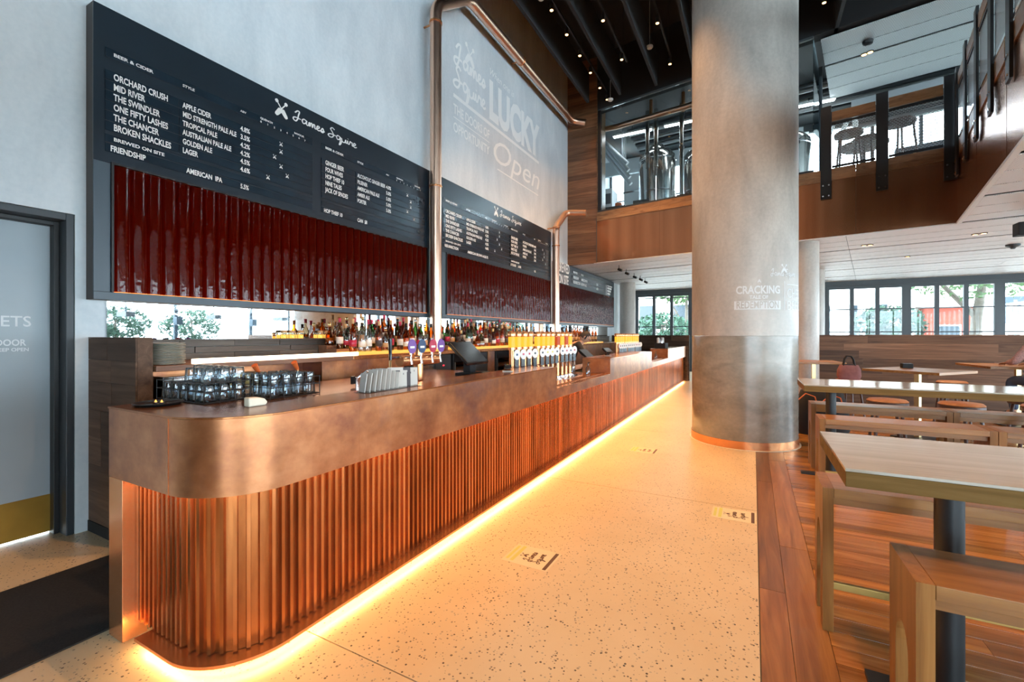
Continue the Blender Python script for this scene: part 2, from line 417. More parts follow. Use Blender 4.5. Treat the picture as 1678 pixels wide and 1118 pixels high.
def spades(sz):
    vs, fs = [], []
    def poly(pts, an):
        b = len(vs); c, s = math.cos(an), math.sin(an)
        vs.extend([((x*c-y*s)*sz, (x*s+y*c)*sz) for x, y in pts]); fs.append(tuple(range(b, b+len(pts))))
    for an in (R(38), R(-38)):
        poly([(-.03, -.05), (.03, -.05), (.03, .36), (-.03, .36)], an)
        poly([(-.10, -.42), (-.06, -.5), (.06, -.5), (.10, -.42), (.13, -.1), (.08, -.04), (-.08, -.04), (-.13, -.1)], an)
        poly([(-.08, .34), (.08, .34), (.09, .46), (.04, .5), (-.04, .5), (-.09, .46)], an)
    return vs, fs
# ================================================================== THE SETTING
X0, X1, Y0, Y1, ZT, ZS = -4.35, 11.0, -6.0, 19.0, 8.6, 3.29
EDGE = .03
floor = S(B('floor', 'slab', None, X0-.3, X1+.2, Y0-.2, Y1+.2, -.16, -.014))
ys = [Y0-.2, -4.03, -1.28, 1.47, 4.22, 6.97, 9.72, 12.47, 15.2, Y1+.2]
for a, b in zip(ys[:-1], ys[1:]):
    B('terrazzo_slab', 'terrazzo', floor, X0-.3, EDGE-.004, a+.003, b-.003, -.014, 0)
# border boards of the timber floor (run along the bar), then cross boards
for xa, xb, cuts in ((EDGE, .159, [-6.2, -3.1, -.4, 1.35, 2.95, 5.1, 7.4]), (.159, .322, [-6.2, -2, .35, 2.2, 3.6, 6.0, 7.4])):
    for a, b in zip(cuts[:-1], cuts[1:]):
        B('floor_board', 'wood_floor_long', floor, xa+.001, xb-.001, a+.001, b-.001, -.014, .0, .0012)
boards = []
yy = -.3
while yy < 10.9:
    x = .322; k = 0
    while x < X1:
        L = random.uniform(1.5, 2.6) if k else random.uniform(.6, 2.2)
        boards.append((x, min(x+L, X1+.2), yy, yy+.128)); x += L; k += 1
    yy += .13
def bkey(b): return b[2]**2+(b[0]-.6)**2 if b[2] > 1.0 else 500+abs(b[2])
boards.sort(key=bkey)
near = boards[:230]; far = boards[230:]
for (a, b, c, d) in near:
    B('floor_board', 'wood_floor', floor, a+.001, b-.001, c+.001, d-.001, -.014, -.0005, .0012)
m = MB()
for (a, b, c, d) in far: m.box(a+.001, b-.001, c+.001, d-.001, -.014, -.0005)
x = .322
yy = 10.96
while yy < Y1: m.box(.03 if yy > 7.4 else .322, X1+.2, yy+.001, yy+.128, -.014, -.0005); yy += .13
m.box(EDGE, .322, 7.4, 10.96, -.014, -.0005)
yy = -6.2
while yy < -.32: m.box(.322, X1+.2, yy+.001, yy+.129, -.014, -.0005); yy += .13
m.build('distant_floor_boards', 'wood_floor', floor, kind='stuff')

DY0, DY1, DZ = .30, 1.386, 2.325
m = MB().box(X0-.25, X0, Y0-.2, DY0, 0, ZT).box(X0-.25, X0, DY1, 15.4, 0, ZT).box(X0-.25, X0, 15.4, Y1+.2, 0, 4.46).box(X0-.25, X0, DY0, DY1, DZ, ZT)
wall_left = S(m.build('wall_left', 'concrete_wall'))
YU = 15.2
ceil = S(B('ceiling', 'black_matte', None, X0-.25, X1+.2, Y0-.2, YU+.2, ZT, ZT+.2))
# door in the left wall
door = struct('door_1', (X0-.2, DY1, 0))
B('frame', 'frame_dark', door, X0-.24, X0-.01, DY1-.045, DY1, 0, DZ, .004); B('frame', 'frame_dark', door, X0-.24, X0-.01, DY0, DY0+.045, 0, DZ, .004)
B('frame', 'frame_dark', door, X0-.24, X0-.01, DY0+.045, DY1-.045, DZ-.05, DZ, .004)
B('door_stop', 'black_metal', door, X0-.22, X0-.13, DY1-.075, DY1-.045, 0, DZ-.05, .003)
B('door_stop', 'black_metal', door, X0-.22, X0-.13, DY0+.045, DY1-.075, DZ-.08, DZ-.05, .003)
DXF = X0-.2
B('leaf', 'door_panel', door, DXF-.04, DXF, DY0+.05, DY1-.06, .012, DZ-.06)
B('kick_plate', 'kick_brass', door, DXF, DXF+.003, DY0+.06, DY1-.065, .015, .285)
def onwall(xf, y, z): return lambda a, b: (xf, y+a, z+b)
def rightalign(vf, yr):
    mx = max(v[0] for v in vf[0]); return yr-mx
for body, size, yr, v, sx in (('TOILETS', .105, 51, 537, .95), ('FIRE DOOR', .062, 43, 568, .8), ('DO NOT KEEP OPEN', .034, 47, 570, 1.0)):
    vf = text_verts(body, size, sx, .01 if body[0] == 'T' else .025)
    p = atx(yr, v, DXF); z = {'T': 1.51, 'F': 1.375, 'D': 1.335}[body[0]]
    letter(door, vf, onwall(DXF+.0015, rightalign(vf, p[1]), z), 'letter_faint')

# wing wall of timber boards beside the door
WY0, WY1, WXE = 1.46, 1.56, -3.63
wing = struct('wall_wing', (-4.0, 1.5, 0))
B('core', 'tile_joint', wing, X0, WXE-.012, WY0+.012, WY1-.004, 0, 1.425)
z = .0; zs = [.08, .30, .50, .70, .90, 1.11, 1.27, 1.425]
for i, (a, b) in enumerate(zip(zs[:-1], zs[1:])):
    cut = X0+random.uniform(.2, .55)
    for xa, xb in ((X0+.002, cut), (cut, WXE-.0)):
        B('board', 'wood_wall', wing, xa+.001, xb-.001, WY0, WY0+.012, a+.001, b-.001, .001)
B('end_board', 'wood_wall', wing, WXE-.012, WXE, WY0+.0125, WY1, .0, 1.427, .001)
B('skirting', 'black_matte', wing, X0, WXE-.002, WY0-.004, WY0+.011, 0, .078)
B('cap_board', 'wood_wall', wing, X0, WXE-.013, WY0+.0, WY1, 1.4255, 1.4325)
o = thing('power_outlet', 'small black power outlet low on the timber wing wall beside the copper bar end', 'outlet', (-3.93, WY0, .42))
B('plate', 'black_gloss', o, -3.98, -3.90, WY0-.012, WY0-.0005, .37, .47, .004); B('switch', 'chrome', o, -3.95, -3.93, WY0-.016, WY0-.012, .43, .45)

# timber pier where the concrete wall meets the upper floor
PY = 11.24; PXR = -3.50
pier = struct('wall_pier', (X0, PY, 3.3))
B('core', 'tile_joint', pier, X0, PXR-.01, PY+.012, PY+.6, ZS+.006, ZT)
z = ZS
while z < ZT-.05:
    h = random.choice((.13, .17, .21)); B('board', 'wood_pier', pier, X0+.002, PXR-.05, PY, PY+.012, z+.0015, min(z+h, ZT), .001); z += h
B('corner_board', 'wood_sill', pier, PXR-.048, PXR, PY-.004, PY+.6, ZS+.005, ZT)

# ---- mezzanine frame
AM = R(10.2); MC = (2.99, 10.04); E1 = (math.cos(AM), -math.sin(AM)); E2 = (-math.sin(AM), -math.cos(AM))
def M(u, w_): return (MC[0]+u*E1[0]+w_*E2[0], MC[1]+u*E1[1]+w_*E2[1])
UL = -6.62      # left end of the fascia at the pier
UG = -2.0       # end of the glass, start of the balustrade
Z1, Z2, Z3 = 4.36, 4.58, 7.17
slab_back = clip_rect([M(-12, -.02), M(12, -.02), M(12, -14), M(-12, -14)], X0, X1, Y0, Y1)
slab_wing = clip_rect([M(.02, -.02), M(12, -.02), M(12, 22), M(.02, 22)], X0, X1, Y0, Y1)
mezz = S(MB().prism(slab_back, ZS+.06, Z1+.1).build('floor_upper', 'slab'))
S(MB().prism(slab_wing, ZS+.06, Z1+.1).build('floor_upper_wing', 'slab'))
# soffit panels
sof = S(MB().prism(slab_back, ZS+.045, ZS+.058).prism(slab_wing, ZS+.045, ZS+.058).build('ceiling_soffit', 'soffit_dark'))
k = 0
for i in range(-17, 27):
    w0, w1 = i*.6, i*.6+.6
    g = .11 if i % 3 == 0 else .02
    us = [-10.5, -7.5, -4.5, -1.5, 1.5, 4.5, 7.5, 10.5] if i < 0 else [.03, 3.0, 6.0, 9.0]
    for a, b in zip(us[:-1], us[1:]):
        pl = clip_rect([M(a+.004, w0+g), M(b-.004, w0+g), M(b-.004, w1-.010), M(a+.004, w1-.010)], X0+.01, X1-.01, Y0+.01, Y1-.01)
        if len(pl) >= 3: MB().prism(pl, ZS, ZS+.012).build('soffit_panel', 'perf_panel', sof)
# fascia sheets, sills
fas = struct('wall_fascia', (*M(0, 0), ZS))
def OB(name, mat, parent, u0, u1, w0, w1, z0, z1, bevel=0):
    return MB().obox(MC, E1, E2, u0, u1, w0, w1, z0, z1).build(name, mat, parent, bevel=bevel)
for a, b in ((UL, -5.0), (-5.0, -3.2), (-3.2, -2.6), (-2.6, -1.35), (-1.35, -.001)):
    OB('copper_sheet', 'copper_sheet', fas, a+.001, b-.001, 0, .02, ZS+.012, Z1)
    OB('sill_board', 'wood_sill', fas, a+.001, b-.001, 0, .035, Z1+.001, Z2-.12)
    OB('sill_board', 'wood_sill', fas, a+.001, b-.001, 0, .035, Z2-.118, Z2)
OB('edge_trim', 'white_paint', fas, UL, 0, -.012, .026, ZS-.004, ZS+.011)
for a, b in ((0, 1.7), (1.7, 3.4), (3.4, 5.1), (5.1, 6.8), (6.8, 8.5), (8.5, 14)):
    OB('copper_sheet', 'copper_sheet', fas, -.02, 0, a+.021, b-.001, ZS+.03, Z1)
    OB('sill_board', 'wood_sill', fas, -.035, 0, a+.036, b-.001, Z1+.001, Z2)
OB('edge_trim', 'white_paint', fas, -.03, .03, .03, 14, ZS-.004, ZS+.028)
# bulkhead above the glass, upper ceilings
bulk = S(OB('wall_bulkhead', 'black_matte', None, UL, -.02, -.25, 0, Z3+.04, ZT))
up = S(MB().prism(clip_rect([M(-12, -.26), M(12, -.26), M(12, -14), M(-12, -14)], X0, X1, Y0, YU), Z3+.25, Z3+.3).build('ceiling_upper', 'services'))
for i in range(5):
    w0, w1 = -.12-i*.56, -.12-(i+1)*.56
    for a, b in ((UG+.1, 1.4), (1.4, 4.2), (4.2, 7.5)):
        OB('upper_ceiling_panel', 'perf_panel_upper', up, a+.006, b-.006, w1+(.07 if i == 1 else .012), w0-.006, Z3-.02, Z3)
# glazing of the brewery hall
gw = struct('window_1', (*M(UL, 0), Z2))
OB('frame', 'frame_dark', gw, UL+.02, UG, -.05, .02, Z2+.001, Z2+.045); OB('frame', 'frame_grey', gw, UL+.02, UG, -.05, .02, Z3, Z3+.039)
OB('frame', 'black_metal', gw, UL+.02, UL+.10, -.05, .02, Z2+.046, Z3-.001)
for a, b in ((UL+.10, -5.1), (-5.1, -3.75), (-3.75, -2.9), (-2.9, UG)):
    OB('pane', 'pane', gw, a+.006, b-.006, -.022, -.010, Z2+.046, Z3-.001)
OB('return_pane', 'pane_blue', gw, UG-.012, UG, -1.6, -.055, Z2+.01, Z3-.001)
OB('return_post', 'frame_grey', gw, UG-.04, UG+.03, -1.68, -1.61, Z2, Z3+.2)
# balustrade
def bal_post(par, u, w_, along):
    if along == 'u':
        OB('post', 'black_metal', par, u-.085, u+.085, .037, .067, 4.02, 5.76, .004)
        for du in (-.045, .045):
            for zz in (4.07, 4.27): p = M(u+du, .067); MB().tube([(*p, zz), (p[0]+E2[0]*.012, p[1]+E2[1]*.012, zz)], .014, 8).build('bolt', 'chrome', par)
    else:
        OB('post', 'black_metal', par, -.067, -.037, w_-.085, w_+.085, 4.02, 5.76, .004)
        for dw in (-.045, .045):
            for zz in (4.07, 4.27): p = M(-.067, w_+dw); MB().tube([(*p, zz), (p[0]-E1[0]*.012, p[1]-E1[1]*.012, zz)], .014, 8).build('bolt', 'chrome', par)
balu = thing('balustrade', 'black steel balustrade with mesh infill and timber rail facing the bar on the upper floor', 'railing', (*M(-1, 0), Z2))
for u in (-1.80, -.98, -.10): bal_post(balu, u, 0, 'u')
for a, b in ((-1.71, -1.07), (-.89, -.19)):
    OB('rail_board', 'wood_sill', balu, a, b, .0, .05, 5.46, 5.64, .004); OB('infill_frame', 'black_metal', balu, a, b, .02, .045, 5.40, 5.44); OB('infill_frame', 'black_metal', balu, a, b, .02, .045, Z2+.01, Z2+.05)
    sm = MB().obox((0, 0), (1, 0), (0, 1), -(b-a)/2, (b-a)/2, -.002, .002, -.38, .38).build('mesh_panel', 'mesh_screen', balu, local=True)
    c = M((a+b)/2, .032); sm.location = Vector((*c, 5.02))-balu.location; sm.rotation_euler = (0, 0, -AM)
balw = thing('balustrade', 'black steel balustrade running towards the camera along the right upper gallery', 'railing', (*M(0, 3), Z2))
wp = [.24, 1.05, 1.94, 2.83, 3.72, 4.61, 5.5, 6.39]
for w_ in wp: bal_post(balw, 0, w_, 'w')
for a, b in zip(wp[:-1], wp[1:]):
    a += .09; b -= .09
    OB('rail_board', 'wood_sill', balw, -.05, 0, a, b, 5.46, 5.64, .004); OB('infill_frame', 'black_metal', balw, -.045, -.02, a, b, 5.40, 5.44); OB('infill_frame', 'chrome', balw, -.045, -.02, a, b, Z2+.01, Z2+.05)
    sm = MB().obox((0, 0), (1, 0), (0, 1), -(b-a)/2, (b-a)/2, -.002, .002, -.38, .38).build('mesh_panel', 'mesh_screen', balw, local=True)
    c = M(-.032, (a+b)/2); sm.location = Vector((*c, 5.02))-balw.location; sm.rotation_euler = (0, 0, math.atan2(E2[1], E2[0]))

# ---- concrete columns
def cyl(name, mat, par, c, r, z0, z1, n=64):
    return MB().lathe([(r, z0), (r, z1)], (c[0], c[1], 0), n).build(name, mat, par, smooth=40)
CC, CR = (-.13, 7.02), .655
col = struct('column_1', (*CC, 0))
cyl('lower_drum', 'concrete_polished', col, CC, CR, 0, 1.435, 96); cyl('upper_drum', 'concrete_column', col, CC, CR, 1.437, ZT, 96)
cyl('copper_skirting', 'copper_bright', col, CC, CR+.010, .0, .105, 96); cyl('floor_ring', 'ivory', col, CC, CR+.03, -.0005, .006, 96)
def oncol(ang0, z): return lambda a, b: (CC[0]+(CR+.002)*math.cos(ang0+a/CR), CC[1]+(CR+.002)*math.sin(ang0+a/CR), z+b)
def colang(u, v):   # where the view ray of a pixel meets the shaft
    d = ray(u, v); A = d[0]**2+d[1]**2; Bq = -2*(d[0]*CC[0]+d[1]*CC[1]); Cq = CC[0]**2+CC[1]**2-CR**2
    t = (-Bq-math.sqrt(max(0, Bq*Bq-4*A*Cq)))/(2*A); return math.atan2(d[1]*t-CC[1], d[0]*t-CC[0]), CAMZ+d[2]*t
def colsplit(vf, seg=.03):
    return vf
a0, z0 = colang(1206, 482); a1, _ = colang(1278, 482)
def fit(body, sz, width, bold=.02):
    vf = text_verts(body, sz, 1, bold); mx = max(v[0] for v in vf[0]); mn = min(v[0] for v in vf[0]); k = width/(mx-mn)
    return [((x-mn)*k, y) for x, y in vf[0]], vf[1]
W = (a1-a0)*CR
letter(col, fit('CRACKING', .135, W, .03), oncol(a0, z0), 'column_print', lift=(.45, -.89, 0))
aa, za = colang(1241, 463); letter(col, fit('A', .055, .045), oncol(aa, za), 'column_print', lift=(.45, -.89, 0))
aa, za = colang(1228, 490); ab, _ = colang(1259, 490); letter(col, fit('TALE OF', .062, (ab-aa)*CR), oncol(aa, za), 'column_print', lift=(.45, -.89, 0))
aa, za = colang(1203, 508); ab, zb = colang(1279, 493); WW = (ab-aa)*CR; n = 14
letter(col, ([(WW*i/n, y) for i in range(n+1) for y in (0, zb-za)], [(2*i, 2*i+2, 2*i+3, 2*i+1) for i in range(n)]), oncol(aa, za), 'column_print', 'print_block', (.0, -.0, 0))
vf = fit('REDEMPTION', .125, WW*.9, .02); letter(col, vf, lambda x, y: (lambda p: (CC[0]+(p[0]-CC[0])*1.004, CC[1]+(p[1]-CC[1])*1.004, p[2]))(oncol(aa, za)(x+WW*.05, y+.016)), 'concrete_column', lift=(0, 0, 0))
aa, za = colang(1285, 508); letter(col, ([(0, 0), (.008, 0), (.008, .36), (0, .36)], [(0, 1, 2, 3)]), oncol(aa, za), 'column_print', 'print_line', (0, 0, 0))
aa, za = colang(1290, 488); letter(col, fit('CHEEKY', .17, .46, .0), oncol(aa, za), 'column_print', lift=(.45, -.89, 0)); aa, za = colang(1290, 508); letter(col, fit('BEERS', .17, .40, .0), oncol(aa, za), 'column_print', lift=(.45, -.89, 0))
letter(col, ([(0, 0), (.1, 0), (.1, .01), (0, .01), (.2, 0), (.2, .01), (.3, 0), (.3, .01)], [(0, 1, 2, 3), (1, 4, 5, 2), (4, 6, 7, 5)]), oncol(aa, za+.315), 'column_print', 'print_line', (0, 0, 0))
aa, za = colang(1263, 452); vs, wd = script('James Squire', .085, .05); k = .40/wd
letter(col, ([(x*k, y) for x, y in vs[0]], vs[1]), oncol(aa, za), 'column_print', lift=(.45, -.89, 0)); aa, za = colang(1285, 440); letter(col, spades(.13), oncol(aa, za), 'column_print', 'spade_logo', (.45, -.89, 0))
for i, (c, r) in enumerate((((.90, 10.72), .25), ((1.53, 15.4), .25), ((-3.93, 16.0), .27))):
    cs = struct('column_%d' % (i+2), (*c, 0)); cyl('drum', 'concrete_column', cs, c, r, 0, ZS+.05, 40)

# ---- windows (frames, bars and every pane)
def window(n, o, a, b, width, z0, z1, cols, bars, mat='frame_dark', fw=.06, glassy='pane', head=.06):
    st = struct('window_%d' % n, (o[0], o[1], z0)); dp = .05
    f = MB().obox(o, a, b, 0, width, -dp, dp, z0, z0+fw).obox(o, a, b, 0, width, -dp, dp, z1-head, z1)
    pw = (width-fw*(cols+1))/cols
    for c in range(cols+1): f.obox(o, a, b, c*(pw+fw), c*(pw+fw)+fw, -dp*.99, dp*.99, z0, z1)
    f.build('frame', mat, st)
    zs = [z0+fw]+list(bars)+[z1-head]
    for c in range(cols):
        u0 = fw+c*(pw+fw)
        for zb in bars: MB().obox(o, a, b, u0, u0+pw, -.03, .03, zb-.018, zb+.018).build('glazing_bar', mat, st)
        MB().obox(o, a, b, u0, u0+pw, -.004, .004, z0+fw, z1-head).build('pane', glassy, st)
    return st
ex, ey = (1, 0), (0, 1)
S(MB().box(X0, X1, Y1, Y1+.2, 3.13, Z1+.1).box(X0, X1, Y1, Y1+.2, 0, .12).build('wall_back', 'frame_grey'))
S(B('wall_upper_back', 'frame_grey', None, X0, X1, YU, YU+.2, 7.25, ZT))
n = 2
x = X0
for i in range(7):
    wd = 2.19; window(n, (x, Y1+.1), ex, ey, wd, .12, 3.13, 3, (1.55, 2.32) if x > 0 else (1.78, 2.95), 'frame_grey', .115, 'pane', .11); n += 1; x += wd
for i in range(5):
    window(n, (X0+i*3.07, YU+.1), ex, ey, 3.07, Z1+.1, 7.25, 3, (6.0,), 'frame_grey', .07); n += 1
S(MB().box(X1, X1+.2, Y0-.2, Y1+.2, 3.05, Z1+.1).box(X1, X1+.2, Y0-.2, 5.0, 0, .1).box(X1, X1+.2, 12.5, Y1+.2, 0, .1).box(X1, X1+.2, Y0-.2, 15.4, 6.9, ZT).build('wall_right', 'frame_grey'))
y = Y0
for i in range(10):
    if not (5.0 <= y < 12.4):
        window(n, (X1+.1, y+.03), ey, ex, 2.44, .1, 3.05, 3, (2.3,), 'frame_grey', .08); n += 1
    if y < 15: window(n, (X1+.1, y+.0), ey, ex, 2.5 if y < 13 else 1.7, Z1+.1, 6.9, 3, (6.2,), 'frame_grey', .07); n += 1
    y += 2.5
S(MB().box(X0, X1, Y0-.2, Y0, 6.8, ZT).box(X0+6.14, X1, Y0-.2, Y0, 0, .1).box(X0, X0+6.14, Y0-.2, Y0, 0, 6.8).build('wall_front', 'wood_wall'))
for i in range(2, 5):
    window(n, (X0+i*3.07+.03, Y0-.1), ex, ey, 3.01, .1, 4.2, 2, (2.4,), 'frame_grey', .08); n += 1
    window(n, (X0+i*3.07+.03, Y0-.1), ex, ey, 3.01, 4.25, 6.8, 2, (5.6,), 'frame_grey', .08); n += 1

# ---- timber partitions
def partition(name, x0, x1, y, zt, mat='wood_wall', th=.1):
    st = struct(name, (x0, y, 0)); B('core', 'tile_joint', st, x0+.002, x1-.002, y+.012, y+th-.012, 0, zt-.004)
    for zz in [i*zt/9 for i in range(9)]:
        x = x0
        while x < x1-.01:
            L = random.uniform(1.6, 3.2); xe = min(x+L, x1); xe = x1 if x1-xe < .5 else xe
            B('board', mat, st, x+.001, xe-.001, y, y+.012, zz+.001, zz+zt/9-.001); x = xe
    B('back_sheet', mat, st, x0, x1, y+th-.012, y+th, 0, zt); B('cap_board', mat, st, x0, x1, y-.005, y+th+.005, zt, zt+.02)
partition('wall_partition', .0, 10.9, 11.95, 1.43)
partition('wall_bar_end', X0+.1, -1.78, 15.12, 1.42)

# ---- void ceiling: baffles, lighting tracks, spots, detectors
for i, x in enumerate([-3.62, -2.82, -1.98, -1.14, -.3, .54, 1.38]):
    for j, (ya, yb) in enumerate(((-4, 1.0), (1.1, 5.6), (5.7, 10.75))):
        names = ('farthest', 'middle', 'nearest')
        nm = ['leftmost', 'second', 'third', 'fourth', 'fifth', 'sixth', 'seventh'][i]
        if j == 0: continue
        o = B('ceiling_baffle', 'baffle', None, x-.03, x+.03, ya, yb, 7.21, 7.95)
        tag(o, 'black acoustic ceiling baffle, %s from the concrete wall, %s end of the void' % (nm, 'column' if j == 2 else 'camera'), 'baffle', 'black baffles under the void ceiling')
        for yy in (ya+.5, yb-.5): MB().tube([(x, yy, 7.95), (x, yy, ZT)], .008, 6).build('hanger', 'black_metal', o)
def spot_lamp(x, y, z, label, group, power=60, down=True, size=75):
    t = thing('spotlight', label, 'spotlight', (x, y, z), 0, group)
    MB().tube([(x, y, z+.13), (x, y, z+.01)], .035, 12).build('housing', 'ceiling_spot', t, smooth=40)
    MB().tube([(x, y, z+.13), (x, y, z+.19)], .01, 8).build('stem', 'black_metal', t)
    MB().tube([(x, y, z+.012), (x, y, z+.004)], .03, 12).build('lens', 'spot_face', t)
    l = bpy.data.lights.new('spot_beam', 'SPOT'); l.energy = power; l.color = (1, .52, .21); l.spot_size = R(size); l.spot_blend = .6; l.shadow_soft_size = .04
    lo = bpy.data.objects.new('spot_beam', l); COL.objects.link(lo); lo.parent = t; lo.location = (0, 0, -.01)
    return t
ordn = ['first', 'second', 'third', 'fourth', 'fifth', 'sixth', 'seventh', 'eighth', 'ninth', 'tenth', 'eleventh', 'twelfth']
for nm, x, ya, yb, ysp in (('beside the concrete wall', -3.21, 4.5, 11.15, [7.5, 8.25, 9.0, 9.7, 10.4, 11.0]), ('above the back bar', -2.47, 5.0, 10.0, [6.4, 8.2, 9.55]),
                           ('above the bar front', -1.59, 2.0, 10.3, [3.0, 6.0, 8.75, 10.2]), ('above the terrazzo aisle', -.6, 1, 9.0, [2.2, 4.6, 8.6]), ('beside the gallery', 1.1, 1.0, 9.8, [2.5, 5.0, 9.6])):
    t = thing('lighting_track', 'slim black lighting track hung %s' % nm, 'track', (x, (ya+yb)/2, 7.49))
    B('bar', 'black_metal', t, x-.018, x+.018, ya, yb, 7.49, 7.53)
    for yy in (ya+.3, yb-.3): MB().tube([(x, yy, 7.53), (x, yy, ZT)], .006, 6).build('hanger', 'black_metal', t)
    for j, yy in enumerate(ysp):
        spot_lamp(x, yy, 7.30, 'lit black track spotlight, %s from the camera on the track %s' % (ordn[j], nm), 'spotlights on the void tracks', 70 if x < -3 else (60 if x > 1 else 420))
for i, (x, y, z) in enumerate(((-3.35, 7.35, 7.45), (-1.9, 9.6, 7.4), (-3.1, 10.9, 7.2))):
    t = thing('smoke_detector', 'round pale smoke detector on a rod, %s' % ('nearest the camera', 'between two bright spots near the column', 'above the timber pier')[i], 'detector', (x, y, z))
    MB().lathe([(.0, 0), (.05, .005), (.07, .03), (.07, .05), (0, .055)], (x, y, z), 16).build('disc', 'white_paint', t, smooth=40); MB().tube([(x, y, z+.05), (x, y, ZT)], .006, 6).build('rod', 'white_paint', t)
# small black spotlights under the soffit along the bar
for j, (u, v) in enumerate(((1013, 441), (1025, 447), (1038, 453), (1048, 457), (1056, 461))):
    p = atz(u, v+2, ZS-.13)
    t = thing('spotlight', 'small black soffit spotlight, %s of five in a row over the far bar' % ordn[j], 'spotlight', p, 0, 'spotlights under the soffit')
    MB().tube([(p[0], p[1], p[2]+.03), (p[0]+.10, p[1]-.03, p[2]-.02)], .035, 10).build('housing', 'ceiling_spot', t, smooth=40); MB().tube([(p[0]+.02, p[1], p[2]+.02), (p[0]+.02, p[1], ZS)], .008, 6).build('stem', 'black_metal', t)
for j, (u, v) in enumerate(((1416, 403), (1426, 402), (1598, 385), (1612, 383), (1487, 421))):
    p = atz(u, v, ZS-.012)
    t = thing('downlight', 'warm recessed downlight in the soffit slot, %s from the column' % ordn[j], 'downlight', p, 0, 'downlights in the soffit')
    MB().lathe([(.05, 0), (.055, .004), (.055, .012)], p, 14).build('rim', 'black_metal', t); MB().lathe([(0, -.002), (.035, -.002), (.035, .0)], p, 12).build('lens', 'spot_face', t)
    l = bpy.data.lights.new('beam', 'SPOT'); l.energy = 110; l.color = (1, .64, .34); l.spot_size = R(100); l.spot_blend = .7; l.shadow_soft_size = .04
    lo = bpy.data.objects.new('beam', l); COL.objects.link(lo); lo.parent = t; lo.location = (0, 0, -.02)
for j, (u, v) in enumerate(((1416, 90), (1426, 86))):
    p = atz(u, v, Z3-.03)
    t = thing('downlight', 'warm downlight in the upper ceiling slot, %s of the pair' % ('left', 'right')[j], 'downlight', p, 0, 'downlights in the upper ceiling')
    MB().lathe([(.06, 0), (.065, .006), (.065, .012)], p, 14).build('rim', 'black_metal', t); MB().lathe([(0, -.002), (.045, -.002), (.045, .0)], p, 12).build('lens', 'spot_face', t)
p = atz(1422, 74, Z3-.1); t = thing('ceiling_speaker', 'small black speaker under the pale upper ceiling panels', 'speaker', p); MB().lathe([(.03, 0), (.08, .02), (.09, .08)], p, 14).build('body', 'black_metal', t, smooth=40)
p = atz(1673, 376, ZS-.22); t = thing('ceiling_speaker', 'black box speaker hung under the soffit at the right frame edge', 'speaker', p); B('body', 'black_matte', t, p[0]-.06, p[0]+.2, p[1]-.1, p[1]+.1, p[2]-.1, p[2]+.1, .01); MB().tube([(p[0]+.07, p[1], p[2]+.1), (p[0]+.07, p[1], ZS)], .015, 8).build('bracket', 'black_metal', t)
p = atz(1660, 408, ZS-.09); t = thing('ceiling_speaker', 'small round ceiling fixture under the soffit near the windows', 'speaker', p); MB().lathe([(.03, 0), (.05, .03), (.11, .06), (.11, .09)], p, 14).build('body', 'services', t, smooth=40)
# ================================================================== MENU BOARDS
BX = -4.23                       # front face of the boards
ZB0, ZB1 = 1.712, 3.885
TZ0, TZ1 = 1.79, 2.70            # amber tube field
def yb(u): return atx(u, 549, BX)[1]
def board(label, ya, ye, zt=ZB1):
    t = thing('menu_board', label, 'menu board', (X0, (ya+ye)/2, ZB0))
    B('back_panel', 'board_end', t, X0+.001, BX-.012, ya, ye, ZB0, zt)
    B('tube_backing', 'tube_back', t, BX-.0119, BX-.0105, ya+.115, ye-.065, TZ0-.02, TZ1+.03); B('added_tube_glow', 'added_tube_glow', t, BX-.0104, BX+.002, ya+.12, ye-.07, TZ0-.0199, TZ0-.016)  # thin glowing strip added below the tubes to tint their lower ends
    B('face_panel', 'board_face', t, BX-.012, BX, ya, ye, TZ1+.03, zt)
    B('frame', 'board_frame', t, BX-.012, BX+.004, ya, ye, ZB0, TZ0-.02, .003)
    B('frame', 'board_frame', t, BX-.012, BX+.003, ya, ya+.10, TZ0-.02, TZ1+.03, .003); B('frame', 'board_frame', t, BX-.012, BX+.003, ye-.05, ye, TZ0-.02, TZ1+.03, .003)
    B('trim', 'black_metal', t, BX-.010, BX+.018, ya+.10, ya+.115, TZ0-.02, TZ1+.04); B('trim', 'black_metal', t, BX-.010, BX+.018, ye-.065, ye-.05, TZ0-.02, TZ1+.04)
    B('trim', 'black_metal', t, BX-.010, BX+.018, ya+.115, ye-.065, TZ1+.025, TZ1+.04)
    n = int(round((ye-ya-.18)/.106)); st = (ye-ya-.18)/n
    q = MB(); seg = 10; prof = [(math.cos(math.pi*k/seg), math.sin(math.pi*k/seg)) for k in range(seg+1)]
    zl = [TZ0-.018+i*(TZ1+.04-TZ0)/8 for i in range(9)]; b = []
    for i, z in enumerate(zl):
        q.v += [(-.010+s*st*.40*(1+.06*math.sin(i*1.7)), c*st*.48, z) for c, s in prof]
    for i in range(8):
        for k in range(seg): a = i*(seg+1)+k; q.f.append((a, a+seg+1, a+seg+2, a+1))
    me = q.mesh('amber_tube'); me.materials.append(MT['amber_tube'])
    for p in me.polygons: p.use_smooth = True
    for i in range(n):
        o = bpy.data.objects.new('amber_tube', me); COL.objects.link(o); o.parent = t; o.location = Vector((BX, ya+.115+(i+.5)*st, 0))-t.location
    return t
LX = BX+.006
def txt(t, body, y, z, size, sx=.78, bold=.03, mat='letter_white'):
    letter(t, text_verts(body, size, sx, bold), onwall(LX+.0015, y, z), mat)
def slat(t, ya, ye, z, h):
    B('slat', 'board_slat', t, BX+.0005, BX+.006, ya, ye, z-h/2+.003, z+h/2-.003, .001)
ROWZ = [3.385+.0-i*.0757 for i in range(6)]
